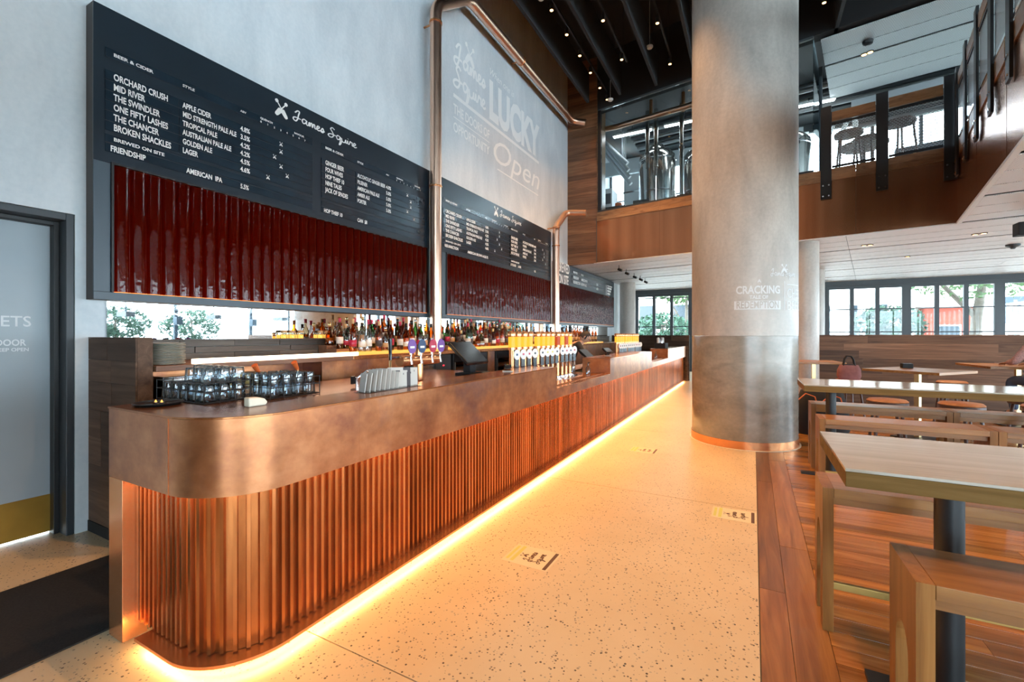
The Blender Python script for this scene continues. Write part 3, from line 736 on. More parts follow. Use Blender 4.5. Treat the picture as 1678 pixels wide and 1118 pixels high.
def section(t, y, k, rows, site, head2='BREWED ON SITE'):
    Y = lambda d: y+d*k
    slat(t, Y(-.03), Y(1.81), 3.55, .075)
    txt(t, 'BEER & CIDER', Y(.02), 3.537, .034, 1.25*k, .03); txt(t, 'STYLE', Y(.50), 3.537, .030, 1.2*k, .03); txt(t, 'ABV', Y(1.0), 3.537, .026, 1.2*k, .03)
    txt(t, 'QUENCH', Y(1.2), 3.552, .026, 1.2*k, .03); txt(t, 'SAVOUR', Y(1.58), 3.552, .026, 1.2*k, .03)
    for i in range(8): txt(t, str(i), Y(1.2+i*.072), 3.517, .026, 1.1, .03)
    for i, (nm, sty, abv, x) in enumerate(rows):
        z = ROWZ[i]; slat(t, Y(-.03), Y(.47), z, .0757); slat(t, Y(.475), Y(1.81), z, .0757)
        txt(t, nm, Y(.02), z-.025, .069, .64*k); txt(t, sty, Y(.50), z-.024, .063, .64*k); txt(t, abv, Y(1.0), z-.024, .062, .8*k)
        letter(t, spades(.05), onwall(LX+.0015, Y(1.21+x*.072), z), 'letter_white', 'cross_mark')
    for i in range(len(rows), 6): slat(t, Y(-.03), Y(1.81), ROWZ[i], .0757)
    slat(t, Y(-.03), Y(1.81), 2.915, .062); slat(t, Y(-.03), Y(.55), 2.845, .07); slat(t, Y(.555), Y(1.81), 2.845, .07)
    if head2: txt(t, head2, Y(.02), 2.903, .036, 1.2*k, .03)
    for d, s in site: txt(t, s, Y(d), 2.823, .060, .72*k)
b1 = board('large dark menu board nearest the door with rows of white beer names over amber tubes', 1.4476, yb(704))
R1 = [('ORCHARD CRUSH', 'APPLE CIDER', '4.8%', 3), ('MID RIVER', 'MID STRENGTH PALE ALE', '3.5%', 3), ('THE SWINDLER', 'TROPICAL PALE', '4.2%', 2), ('ONE FIFTY LASHES', 'AUSTRALIAN PALE ALE', '4.2%', 3), ('THE CHANCER', 'GOLDEN ALE', '4.5%', 4), ('BROKEN SHACKLES', 'LAGER', '4.6%', 1)]
R2 = [('GINGER BEER', 'ALCOHOLIC GINGER BEER', '4.0%', 3), ('FOUR WIVES', 'PILSENER', '5.0%', 4), ('HOP THIEF 10', 'AMERICAN PALE ALE', '5.0%', 4), ('NINE TALES', 'AMBER ALE', '5.0%', 3), ('JACK OF SPADES', 'PORTER', '5.0%', 5)]
section(b1, yb(180)+.0, .965, R1, [(0, 'FRIENDSHIP'), (.53, 'AMERICAN  IPA'), (1.0, '5.5%')])
section(b1, yb(530)+.0, .965, R2, [(0, 'HOP THIEF 10'), (.50, 'CAN  $8')], None)
def logo(t, u1, u2, z, h):
    p = yb(u1); letter(t, spades(h*1.9), onwall(BX+.002, p, z+h*.45), 'letter_white', 'spade_logo')
    vf, wd = script('James Squire', h, .052); y0 = p+h*1.25; k = (yb(u2)-y0)/wd
    letter(t, ([(x*k, y) for x, y in vf[0]], vf[1]), onwall(BX+.002, y0, z), 'letter_white')
logo(b1, 461, 584, 3.70, .105)
b2 = board('dark menu board between the two upright copper pipes, lettered in white over amber tubes', yb(724), yb(903))
R1b = R1
section(b2, yb(728), 1.20, R1b, [(0, 'RESURRECTION'), (.53, 'AMERICAN BROWN ALE'), (1.0, '6.7%')])
section(b2, yb(836), 1.08, R2, [(0, 'LITTLE RED'), (.30, 'LAGER'), (1.0, '4.5%')], 'LIMITED RELEASE')
logo(b2, 813, 854, 3.70, .115)
b3 = board('farthest dark menu board under the soffit reading BREWED ON SITE', yb(912), yb(1006), ZS-.03)
y = yb(917)
letter(b3, fit('BREWED', .34, .72), onwall(BX+.002, y-.06, 3.03), 'letter_white'); letter(b3, fit('ON SITE', .34, .66), onwall(BX+.002, y-.06, 2.73), 'letter_white')
slat(b3, yb(937), yb(1003), 3.12, .08); slat(b3, yb(937), yb(990), 2.98, .09); slat(b3, yb(937), yb(990), 2.86, .09)
txt(b3, 'BREWED', yb(939), 3.10, .07, 1.2); txt(b3, 'STYLE', yb(952), 3.10, .06, 1.2); txt(b3, 'FRIENDSHIP', yb(939), 2.955, .10, .8); txt(b3, 'RESURRECTION', yb(939), 2.83, .10, .8); txt(b3, 'AMERICAN IPA', yb(952), 2.955, .10, .8); txt(b3, 'BROWN ALE', yb(952), 2.83, .10, .8)
txt(b3, '5.5%', yb(977), 2.955, .10, .9); txt(b3, '6.7%', yb(977), 2.83, .10, .9)
for i in range(5): B('lettering', 'letter_white', b3, BX+.0005, BX+.003, yb(995), yb(1003)-i*.08, 3.05-i*.09, 3.11-i*.09)
B('divider', 'letter_white', b3, BX+.0005, BX+.003, yb(993), yb(993)+.03, 2.70, 3.14)
# faint writing on the concrete wall
WS = X0+.002
sign = thing('wall_lettering', 'faint white painted lettering on the concrete wall above the second menu board', 'sign', (X0, 7.8, 5.5))
def wy(u): return atx(u, 549, WS)[1]
def wz(u, v): return atx(u, v, WS)[2]
def wtxt(body, u0, u1, vbase, capv, bold=.02, shear=0):
    y0, y1 = wy(u0), wy(u1); z0 = wz(u0, vbase); z1 = wz(u0, capv); vf = text_verts(body, (z1-z0)/.72, 1, bold, shear)
    mn = min(v[0] for v in vf[0]); mx = max(v[0] for v in vf[0]); k = (y1-y0)/(mx-mn)
    letter(sign, ([((x-mn)*k, y) for x, y in vf[0]], vf[1]), onwall(WS, y0, z0), 'wall_print')
def wscript(body, u0, u1, vbase, h, wd=.05):
    y0, y1 = wy(u0), wy(u1); vf, L = script(body, h, wd); k = (y1-y0)/L
    letter(sign, ([(x*k, y) for x, y in vf[0]], vf[1]), onwall(WS, y0, wz(u0, vbase)), 'wall_print')
letter(sign, spades(.42), onwall(WS, wy(770), wz(770, 91)), 'wall_print', 'spade_logo')
wscript('James', 744, 796, 100, .34, .06); wscript('Squire', 744, 796, 138, .34, .06)
wtxt('When one is', 803, 842, 122, 110, 0, .3)
wtxt('LUCKY', 802, 884, 190, 130, .05)
wtxt('THE DOORS OF', 743, 802, 184, 168, .02); wtxt('OPPORTUNITY', 743, 802, 214, 198, .02)
def wline(u0, v0, u1, th):
    y0, y1 = wy(u0), wy(u1); z = wz(u0, v0); B('line', 'wall_print', sign, WS-.001, WS, y0, y1, z-th, z)
wline(743, 152, 883, .06); wline(743, 190, 802, .015); wline(815, 276, 882, .025)
wtxt('Open', 809, 884, 262, 222, .0, .25)

# ================================================================== COPPER PIPES
PXX = -4.13
def pipe(label, pts, r, rings, nb=5):
    t = thing('copper_pipe', label, 'pipe', pts[0])
    P = [Vector(p) for p in pts]; out = [P[0]]
    for i in range(1, len(P)-1):
        a = (P[i-1]-P[i]).normalized(); b = (P[i+1]-P[i]).normalized(); d = r*1.7
        p0, p2 = P[i]+a*d, P[i]+b*d
        for k in range(nb+1): s = k/nb; out.append(p0*(1-s)**2+P[i]*2*s*(1-s)+p2*s*s)
    out.append(P[-1])
    MB().tube(out, r, 28).build('tube', 'copper_pipe', t, smooth=50)
    for p, d in rings:
        p = Vector(p); d = Vector(d); MB().tube([p-d*.012, p+d*.012], r+.012, 28).build('clamp', 'copper_bright', t, smooth=50)
        e = p+Vector((-(r+.01), 0, 0)); MB().tube([e, (X0+.002 if p.z > 3.9 else e.x-.01, p.y, p.z)], .015, 8).build('bracket', 'copper_bright', t)
    return t
pY = atx(714, 549, PXX)[1]
pz = atx(714, 10, PXX)[2]; p2 = atx(768, 0, PXX)
pipe('tall polished copper pipe rising beside the nearest menu board and running along the wall top', [(PXX, pY, 1.245), (PXX, pY, pz), (PXX, p2[1], p2[2]+.02), (PXX, 11.0, p2[2]+.02), (PXX+.32, 11.10, p2[2]-.06)], .085,
     [((PXX, pY, atx(714, 306, PXX)[2]), (0, 0, 1)), ((PXX, 8.1, p2[2]+.02), (0, 1, 0)), ((PXX, pY, pz-.25), (0, 0, 1))])
qY = atx(911, 549, PXX)[1]; qz = atx(911, 372, PXX)[2]
pipe('shorter copper pipe with a bent top standing between the second and third menu boards', [(PXX, qY, 1.245), (PXX, qY, qz), (PXX, qY+.62, qz+.48), (PXX+.5, qY+.72, qz+.44)], .08,
     [((PXX, qY, qz-.45), (0, 0, 1)), ((PXX, qY, qz-.02), (0, 0, 1))])

# ================================================================== THE BAR
XF, ZC, ZF, ZL, YE0, RC = -1.87, 1.10, .766, .872, 1.0, .33
XE = -2.75
bar = thing('bar_counter', 'long copper clad bar with fluted front and glowing base', 'bar', (XF, 8, 0))
def path(ins, yend, ystart=None, xe=XE, n=14):
    c = (XF-RC, YE0+RC); r = RC-ins; pts = []
    if ystart is None:
        pts.append((xe, YE0+ins)); 
        for k in range(n+1):
            a = -math.pi/2+math.pi/2*k/n; pts.append((c[0]+r*math.cos(a), c[1]+r*math.sin(a)))
    else: pts.append((XF-ins, ystart))
    pts.append((XF-ins, yend)); return pts
SEG = [(None, 4.50, ZC), (4.50, 6.57, ZL), (6.57, 9.66, ZC), (9.66, 11.7, ZL), (11.7, 15.06, ZC)]
MB().path_wall(path(0, 1.75), path(.02, 1.75), ZF, ZC-.006).build('fascia', 'copper_patina', bar, smooth=30)
MB().path_wall(path(0, 4.4995, 1.7505), path(.02, 4.4995, 1.7505), ZF, ZC-.006).build('fascia', 'copper_patina', bar)
# countertop of the near length with its return
top = path(-.004, 4.503, None, XE-.004); inn = [(-2.18, 4.503), (-2.18, 1.225), (XE-.004, 1.225)]
MB().prism(top+inn, ZC-.006, ZC+.004).build('countertop', 'copper_top', bar, bevel=.002)
B('end_cheek', 'copper_patina', bar, -2.18, XF-.021, 4.48, 4.4995, ZL, ZC-.006); B('countertop', 'copper_top', bar, -2.62, -2.205, 4.2, 4.5, ZL-.006, ZL+.004, .002)
B('inner_apron', 'copper_patina', bar, -2.2, -2.18, 1.245, 4.48, .80, ZC-.006); B('inner_apron', 'copper_patina', bar, XE, -2.2, 1.205, 1.225, .80, ZC-.006)
for ya, ye, z in SEG[1:]:
    B('fascia', 'copper_patina', bar, XF-.02, XF, ya+.0005, ye-.0005, ZF, z-.006)
    xb = -2.62 if z == ZL else -2.30
    B('countertop', 'copper_top', bar, xb, XF+.004, ya+(.002 if z == ZL else -.003), ye+(-.002 if z == ZL else .003), z-.006, z+.004, .002)
    if z == ZC:
        B('end_cheek', 'copper_patina', bar, xb, XF-.021, ya, ya+.018, ZL+.006, z-.007); B('end_cheek', 'copper_patina', bar, xb, XF-.021, ye-.018, ye, ZL+.006, z-.007)
        B('inner_apron', 'copper_patina', bar, xb, xb+.018, ya+.019, ye-.019, ZL+.006, z-.007)
# seam strip where the curve begins
B('seam', 'copper_top', bar, -2.203, -2.197, YE0-.002, YE0+.001, ZF, ZC-.008)
# fluted front: backing sheet with proud ribs
INS = .085
fp = MB().path_wall(path(INS, 15.0, None, -2.62), path(INS+.015, 15.0, None, -2.62), .062, ZF+.12).build('front_panel', 'copper_rib', bar, smooth=30)
rib = MB()
rib.v = [(0, -.010, .066), (.019, -.0075, .066), (.019, .0075, .066), (0, .010, .066), (0, -.010, ZF+.11), (.019, -.0075, ZF+.11), (.019, .0075, ZF+.11), (0, .010, ZF+.11)]
rib.f = [(0, 1, 5, 4), (1, 2, 6, 5), (2, 3, 7, 6), (3, 2, 1, 0), (4, 5, 6, 7)]
rme = rib.mesh('rib'); rme.materials.append(MT['copper_rib'])
def add_rib(x, y, a):
    o = bpy.data.objects.new('rib', rme); COL.objects.link(o); o.parent = fp; o.location = Vector((x, y, 0))-wloc(fp); o.rotation_euler = (0, 0, a)
pitch = .0435
x = -2.60
while x < XF-RC-.01: add_rib(x, YE0+INS, -math.pi/2); x += .040
rr = RC-INS; k = 0; nn = int(rr*math.pi/2/.048)
for i in range(nn): a = -math.pi/2+math.pi/2*(i+.5)/nn; add_rib(XF-RC+rr*math.cos(a), YE0+RC+rr*math.sin(a), a)
y = YE0+RC+.02
kr = 0; far_ribs = MB()
while y < 14.98:
    if kr < 262: add_rib(XF-INS, y, 0)
    else: far_ribs.raw([(XF-INS+a, y+b, c) for a, b, c in rib.v], rib.f)
    y += pitch; kr += 1
far_ribs.build('distant_ribs', 'copper_rib', fp, kind='stuff')
B('end_panel', 'copper_bright', bar, XE, -2.615, YE0, YE0+.10, .0, ZF-.001, .002); B('end_panel', 'copper_bright', bar, XE, XE+.012, YE0+.101, 1.22, .0, ZF+.3)
MB().path_wall(path(.0, 15.0, None, -2.5), path(INS+.03, 15.0, None, -2.5), .046, .060).build('base_ledge', 'copper_bright', bar, smooth=30)
MB().path_wall(path(INS+.03, 15.0, None, -2.5), path(INS+.05, 15.0, None, -2.5), .0, .046).build('plinth', 'black_matte', bar, smooth=30)
MB().path_wall(path(.03, 14.9, None, -2.5), path(.052, 14.9, None, -2.5), .038, .0455).build('floor_led', 'led_floor', bar)
MB().path_wall(path(.028, 14.9, None, -2.58), path(.045, 14.9, None, -2.58), ZF+.02, ZF+.028).build('fascia_led', 'led_fascia', bar)
B('closing_board', 'wood_wall', bar, XF-.02, XF+.05, 15.065, 15.11, 0, 1.1)

# work counter behind the bar
ZW = 1.05
wc = thing('work_counter', 'copper topped work counter running behind the bar front', 'counter', (-2.5, 7, 0))
B('cabinet', 'black_matte', wc, -3.2, -2.22, 1.42, 4.19, 0, ZW-.03); B('cabinet', 'black_matte', wc, -3.0, -2.24, 4.2, 15.0, 0, .84)
B('top', 'copper_top', wc, -3.30, -2.205, 1.40, 4.19, ZW-.03, ZW, .003); B('top', 'copper_top', wc, -3.05, -2.63, 4.2, 15.0, .84, .868, .003)
B('splash_step', 'copper_top', wc, -2.30, -2.205, 2.3, 4.1, ZW+.0005, ZW+.02, .003)

# ================================================================== BACK BAR
bb = thing('back_bar', 'timber and copper back bar along the wall with a glowing bottle shelf', 'back bar', (-3.95, 8, 0))
BXF = -3.63; ZSH = 1.235
B('base', 'black_matte', bb, X0+.01, BXF-.04, 1.57, 15.0, 0, .10)
B('left_body', 'copper_patina', bb, X0+.01, BXF-.30, 1.57, 2.95, .10, ZSH-.04); B('niche_floor', 'steel', bb, BXF-.30, BXF-.02, 1.57, 2.95, .90, .92)
B('body', 'copper_patina', bb, X0+.01, BXF-.62, 2.95, 15.0, .10, ZSH-.04)
for ya, ye in ((2.95, 3.52), (3.525, 4.10), (6.02, 6.22), (8.6, 9.8), (9.805, 11.0), (11.005, 12.2), (12.205, 15.0)):
    B('front_sheet', 'copper_patina', bb, BXF-.615, BXF-.02, ya, ye, .10, ZSH-.041, .002)
B('shelf', 'wood_shelf', bb, X0+.01, BXF+.02, 1.57, 3.30, ZSH-.04, ZSH, .003); B('shelf', 'copper_top', bb, X0+.01, BXF+.02, 3.302, 15.0, ZSH-.04, ZSH, .003)
B('light_strip', 'led_shelf', bb, BXF-.065, BXF-.015, 1.83, 3.40, ZSH+.0005, ZSH+.036, .004)
# timber tiles between shelf and mirror
TX = X0+.05; ZM0 = 1.40
for r_, (za, zb) in enumerate(((ZSH+.003, ZSH+.055), (ZSH+.058, ZSH+.11), (ZSH+.113, ZM0))):
    y = 1.58+(.12 if r_ % 2 else 0)
    while y < 15:
        L = .46; ye = min(y+L, 15); B('timber_tile', 'wood_tile', bb, X0+.012, TX+random.uniform(-.004, .004), y+.002, ye-.002, za, zb, .001); y = ye
B('ledge', 'wood_tile', bb, X0+.012, TX+.03, 1.57, 15.0, ZM0+.001, ZM0+.012)
tag(B('wall_mirror', 'mirror', None, X0+.005, X0+.012, 1.565, 14.9, ZM0+.013, ZB0-.001), 'long strip mirror between the back bar tiles and the menu boards', 'mirror')
# fridges set in the back bar
for i, (ya, ye) in enumerate(((4.12, 5.05), (5.08, 6.0), (6.25, 7.4), (7.42, 8.58))):
    t = thing('bar_fridge', 'black under-counter fridge with a glass door, %s along the back bar from the door end' % ordn[i], 'fridge', (BXF-.3, (ya+ye)/2, .10), 0, 'fridges in the back bar')
    B('body', 'black_matte', t, BXF-.60, BXF-.42, ya+.01, ye-.01, .101, ZSH-.05); B('body_side', 'black_metal', t, BXF-.42, BXF-.02, ye-.33, ye-.01, .101, ZSH-.05)
    B('body_side', 'black_metal', t, BXF-.42, BXF-.02, ya+.01, ya+.03, .101, ZSH-.05); B('shelf', 'chrome', t, BXF-.42, BXF-.06, ya+.032, ye-.332, .6, .61)
    B('header', 'black_gloss', t, BXF-.42, BXF-.015, ya+.032, ye-.332, ZSH-.16, ZSH-.05); B('door_pane', 'glass_clear', t, BXF-.03, BXF-.02, ya+.06, ye-.36, .16, ZSH-.17)
    B('door_frame', 'black_metal', t, BXF-.035, BXF-.01, ya+.032, ya+.06, .101, ZSH-.165); B('door_frame', 'black_metal', t, BXF-.035, BXF-.01, ye-.36, ye-.332, .101, ZSH-.165)
    B('indicator', 'red_dot', t, BXF-.02, BXF-.016, ye-.19, ye-.165, ZSH-.20, ZSH-.185)
    for j, (cx, cm) in enumerate((( .3, 'glass_pale'), (.5, 'glass_amber'), (.7, 'glass_pale'))): pass
# bottle shelves (glowing risers)
ris = []
for nm, ya, ye in (('left of the tall copper pipe', 3.42, 4.88), ('right of the tall copper pipe', 5.45, 8.15), ('near the far end', 10.08, 12.3)):
    t = thing('bottle_riser', 'stepped amber glowing bottle riser on the back bar %s' % nm, 'shelf', (-3.95, (ya+ye)/2, ZSH), 0, 'glowing bottle risers')
    B('step', 'riser_glow', t, -4.0, -3.70, ya, ye, ZSH+.001, ZSH+.03); B('step', 'wood_shelf', t, -4.16, -4.001, ya, ye, ZSH+.001, ZSH+.06); B('step', 'wood_shelf', t, -4.29, -4.161, ya, ye, ZSH+.001, ZSH+.10)
# bottles -------------------------------------------------------------
PROF = [[(.036, 0), (.038, .01), (.038, .17), (.030, .20), (.014, .225), (.013, .28)], [(.043, 0), (.045, .01), (.045, .13), (.036, .16), (.015, .18), (.014, .24)], [(.034, 0), (.036, .01), (.036, .20), (.020, .235), (.013, .25), (.013, .31)], [(.05, 0), (.052, .02), (.045, .10), (.02, .14), (.014, .16), (.014, .21)]]
SHN = ['round', 'squat', 'slim', 'flask shaped']
GC = [('amber', 'glass_amber'), ('brown', 'glass_brown'), ('clear', 'glass_clear'), ('green', 'glass_green'), ('pale gold', 'glass_pale'), ('amber', 'glass_amber'), ('clear', 'glass_clear'), ('amber', 'glass_amber'), ('pale gold', 'glass_pale')]
LC = [('cream', 'paper'), ('black', 'paper_dark'), ('tan', 'cork'), ('white', 'white_paint'), ('red', 'crimson')]
CCp = [('black', 'black_gloss'), ('cork', 'cork'), ('silver', 'chrome'), ('red', 'crimson'), ('gold', 'brass')]
_b = {}
def bottle_meshes(k):
    if k in _b: return _b[k]
    pr = PROF[k]; body = MB().lathe(pr, n=14).mesh('body')
    r = pr[1][0]; h = pr[2][1]; lab = MB().lathe([(r+.0012, h*.28), (r+.0012, h*.64)], n=14).mesh('label') if k != 3 else MB().lathe([(r-.002, h*.3), (r-.005, h*.75)], n=14).mesh('label')
    rt, ht = pr[-1]; cap = MB().lathe([(rt+.002, ht-.025), (rt+.003, ht+.02), (0, ht+.022)], n=12).mesh('cap')
    liq = MB().lathe([(r-.005, .006), (r-.005, h*.8)], n=14).mesh('liquid')
    for me in (body, lab, cap, liq):
        for p in me.polygons: p.use_smooth = True
    _b[k] = (body, lab, cap, liq); return _b[k]
def mcopy(me, mat, cache={}):
    key = (me.name, mat)
    if key not in cache: c = me.copy(); c.materials.clear(); c.materials.append(MT[mat]); cache[key] = c
    return cache[key]
def bottle(x, y, z, where, group, dark=False):
    k = random.choice((0, 0, 1, 2, 2, 3)); gn, gm = random.choice(GC); ln, lm = random.choice(LC); cn, cm = random.choice(CCp)
    if dark: gn, gm, ln, lm, cn, cm, k = 'dark', 'glass_brown', 'tan', 'cork', 'black', 'black_gloss', 2
    t = thing('liquor_bottle', '%s %s bottle, %s label, %s' % (SHN[k], gn, ln, where), 'bottle', (x, y, z), 0, group)
    t.scale = (1.05, 1.05, random.uniform(1.0, 1.22)) if k != 3 else (1, 1, 1.1)
    bo, la, ca, li = bottle_meshes(k)
    link('body', mcopy(bo, gm), None, t); link('label', mcopy(la, lm), None, t); link('cap', mcopy(ca, cm), None, t)
    if gm in ('glass_clear', 'glass_pale') and random.random() < .75: link('liquid', mcopy(li, 'glass_amber'), None, t)
def count(i): return ordn[i] if i < 12 else ['thirteenth', 'fourteenth', 'fifteenth', 'sixteenth', 'seventeenth', 'eighteenth', 'nineteenth', 'twentieth'][i-12]
rows = [(-3.83, ZSH+.031, 'front row'), (-4.07, ZSH+.061, 'middle row'), (-4.20, ZSH+.101, 'back row')]
for (x, z, rn) in rows:
    for i in range(12): bottle(x+random.uniform(-.03, .02)*(1 if rn[0] != 'b' else .3), 3.50+i*.121+random.uniform(-.008, .008), z, '%s in %s left of the pipe' % (count(i), rn), 'bottles left of the copper pipe')
for (x, z, rn) in rows:
    for i in range(19): bottle(x+random.uniform(-.03, .02)*(1 if rn[0] != 'b' else .3), 5.56+i*.138+random.uniform(-.02, .02), z, '%s in %s right of the pipe' % (count(i), rn), 'bottles right of the copper pipe')
for (x, z, rn) in rows[:2]:
    for i in range(8): bottle(x, 10.2+i*.26, z, '%s in %s at the far end' % (count(i), rn), 'dark bottles at the far end of the back bar', True)
# candle jars along the mirror ledge
for i, u in enumerate((470, 484, 498, 530, 541)):
    p = atx(u, 549, TX+.05); y = p[1]
    t = thing('candle_jar', 'small lit glass candle jar with cork lid, %s from the left on the mirror ledge' % ordn[i], 'candle', (TX-.002, y, ZM0+.0125), 0, 'candle jars on the mirror ledge')
    MB().lathe([(.03, 0), (.032, .005), (.032, .06)], n=12).build('glass', 'glass_pale', t, smooth=40, local=True); MB().lathe([(.026, .002), (.026, .04)], n=12).build('wax', 'candle', t, local=True); MB().lathe([(.033, .061), (.033, .085)], n=12).build('lid', 'cork', t, local=True)
# ================================================================== ON THE BAR
def font(x, y, z, label, group, glow='beer_glow', tone='white_paint'):
    t = thing('beer_font', label, 'beer tap', (x, y, z), R(-46), group)
    L = lambda n_, m_, mb, s=40: mb.build(n_, m_, t, smooth=s, local=True)
    L('base_collar', 'chrome', MB().lathe([(.045, 0), (.045, .012), (.032, .02)], n=16))
    L('tube', 'copper_bright', MB().lathe([(.028, .018), (.028, .40)], n=16)); L('lower_ring', 'copper_bright', MB().lathe([(.042, .40), (.042, .425)], n=16))
    L('beer_glass', glow, MB().lathe([(.036, .426), (.036, .54)], n=16)); L('cap', 'copper_bright', MB().lathe([(.042, .541), (.044, .55), (.044, .585), (.036, .60), (0, .604)], n=16))
    L('tap_body', 'chrome', MB().tube([(.028, .02, .20), (.085, .03, .20), (.10, .03, .14)], .011, 8)); L('handle', 'black_gloss', MB().box(.078, .098, .012, .052, .20, .39))
    L('badge', tone, MB().raw([(.101+(.004 if s else 0), .032+.036*math.cos(a*math.pi/8), .350+.055*math.sin(a*math.pi/8)) for s in (0, 1) for a in range(16)], [tuple(range(15, -1, -1)), tuple(range(16, 32))]+[(i, (i+1) % 16, 16+(i+1) % 16, 16+i) for i in range(16)]))
    L('badge_mark', random.choice(('navy', 'decal_green', 'crimson', 'frame_grey')), MB().box(.1052, .1062, .022, .042, .340, .362))
    return t
for g, y0 in enumerate((4.30, 4.96, 5.60)):
    tr = tag(B('drip_tray', 'chrome', None, -2.40, -2.14 if g == 2 else -2.205, y0-.07, y0+.52, ZL+.0045, ZL+.016), 'steel drip tray under the %s group of beer fonts' % ('nearest', 'middle', 'third')[g], 'tray', 'drip trays')
    for i in range(4):
        y = y0+i*.15
        if y < 4.5 and False: continue
        font(-2.31, y, ZL+.0165, 'copper beer font with %s glass top, %s of four in the %s group' % ('dark red' if g == 2 and i in (0, 2) else 'glowing amber', ordn[i], ('nearest', 'middle', 'third')[g]), 'beer fonts on the near bar', 'beer_red' if g == 2 and i in (0, 2) else 'beer_glow')
ybase = 8.95
for g in range(3):
    for i in range(4):
        font(-2.42, ybase+g*.68+i*.155, ZL+.0045, 'copper beer font, glowing amber top, %s in the %s group on the far bar' % (ordn[i], ordn[g]), 'beer fonts on the far bar')
# tee shaped beer tower with badges
t = thing('beer_tower', 'copper tee shaped beer tower with four oval badges near the menus', 'beer tap', (-2.45, 2.93, ZW+.001))
MB().lathe([(.06, 0), (.06, .01), (.038, .02), (.038, .32)], (-2.45, 2.93, ZW+.001), 20).build('column', 'copper_bright', t, smooth=40)
MB().tube([(-2.45, 2.70, 1.245), (-2.45, 3.18, 1.245)], .045, 20).build('barrel', 'copper_bright', t, smooth=40)
for i, (y, mt) in enumerate(((2.73, 'purple'), (2.85, 'navy'), (2.99, 'crimson'), (3.10, 'purple'))):
    MB().tube([(-2.42, y, 1.27), (-2.36, y, 1.275), (-2.35, y, 1.22)], .01, 8).build('spout', 'chrome', t); MB().tube([(-2.36, y, 1.28), (-2.36, y, 1.31)], .008, 8).build('lever', 'chrome', t)
    bd = MB().raw([(-2.35+(.006 if s else 0), y+.048*math.cos(a*math.pi/10), 1.36+.056*math.sin(a*math.pi/10)) for s in (0, 1) for a in range(20)], [tuple(range(19, -1, -1)), tuple(range(20, 40))]+[(q, (q+1) % 20, 20+(q+1) % 20, 20+q) for q in range(20)]).build('badge', mt, t)
    B('badge_band', 'white_paint', bd, -2.344, -2.343, y-.026, y+.026, 1.345, 1.362)
MB().tube([(-2.45, 2.60, 1.27), (-2.45, 2.70, 1.27)], .012, 8).build('side_tap', 'chrome', t); MB().tube([(-2.45, 2.60, 1.25), (-2.45, 2.60, 1.30), (-2.45, 2.595, 1.42)], .013, 8, rs=[.012, .012, .018]).build('handle', 'black_gloss', t); MB().tube([(-2.45, 2.60, 1.26), (-2.43, 2.58, 1.2)], .01, 8).build('spout', 'brass', t)
# standing menus
h_ = thing('menu_holder', 'low clear holder for the paper menus on the bar top', 'holder', (-2.06, 2.18, ZC+.004))
B('base', 'glass_clear', h_, -2.12, -2.0, 1.94, 2.44, ZC+.0045, ZC+.008)
lo = 0
for i in range(13):
    y = 1.955+i*.036; a = R(20+4*i) if i < 8 else R(75)
    wdt, hh = .10, .10+.03*random.random()
    o = thing('paper_menu', ('upright cream folded paper menu, %s from the left in the stack on the bar' % ordn[i]) if i < 8 else ('printed menu card facing the room, %s from the left on the bar' % count(i)), 'menu', (-2.07, y, ZC+.0085), R(-24+5*i) if i < 8 else R(46), 'paper menus on the bar top')
    pg = B('sheet', 'paper_dark' if i == 10 else 'paper', o, -.05, .05, -.002, .002, 0, hh, local=True); pg.rotation_euler = (R(-8), 0, 0)
    if i >= 8:
        for k in range(3): B('print', 'paper' if i == 10 else 'paper_dark', pg, -.04, .03-.012*k, -.0026, -.0021, hh*.75-k*.028, hh*.75-k*.028+.012, local=True)
# cream dish, tray with candles
t = thing('ceramic_scoop', 'cream rounded ceramic holder standing behind the bar edge near the corner', 'holder', (-2.14, 1.33, ZC+.0045))
q = MB(); N = 12; pr = [(0, 0), (.085, 0), (.095, .015), (.08, .033), (.05, .042), (0, .045)]
for xx in (-.025, .025): q.v += [(-2.14+xx*math.cos(.5)-(c-.06)*math.sin(.5)*0, 1.30+c, ZC+.0045+z) for c, z in pr]
k = len(pr); q.f += [tuple(range(k)), tuple(range(2*k-1, k-1, -1))]+[(i, k+i, k+(i+1) % k, (i+1) % k) for i in range(k)]
q.build('body', 'ivory', t, bevel=.006)
t = thing('round_tray', 'round black serving tray on the bar end beside the timber wing wall', 'tray', (-2.60, 1.14, ZC+.0045))
MB().lathe([(0, 0), (.085, 0), (.105, .012), (.10, .014), (.083, .004), (0, .004)], n=28).build('tray', 'tray_rubber', t, smooth=40, local=True)
for i, (dx, dy) in enumerate(((.0, .0), (.03, .012))):
    c = thing('tea_light', 'tiny tea light on the round black tray, %s one' % ('left', 'right')[i], 'candle', (-2.58+dx, 1.12+dy, ZC+.0095), 0, 'tea lights on the tray'); MB().lathe([(.012, 0), (.012, .012)], n=10).build('cup', 'chrome', c, local=True); MB().lathe([(0, .0125), (.006, .0125), (.002, .022), (0, .024)], n=8).build('flame', 'candle', c, local=True)
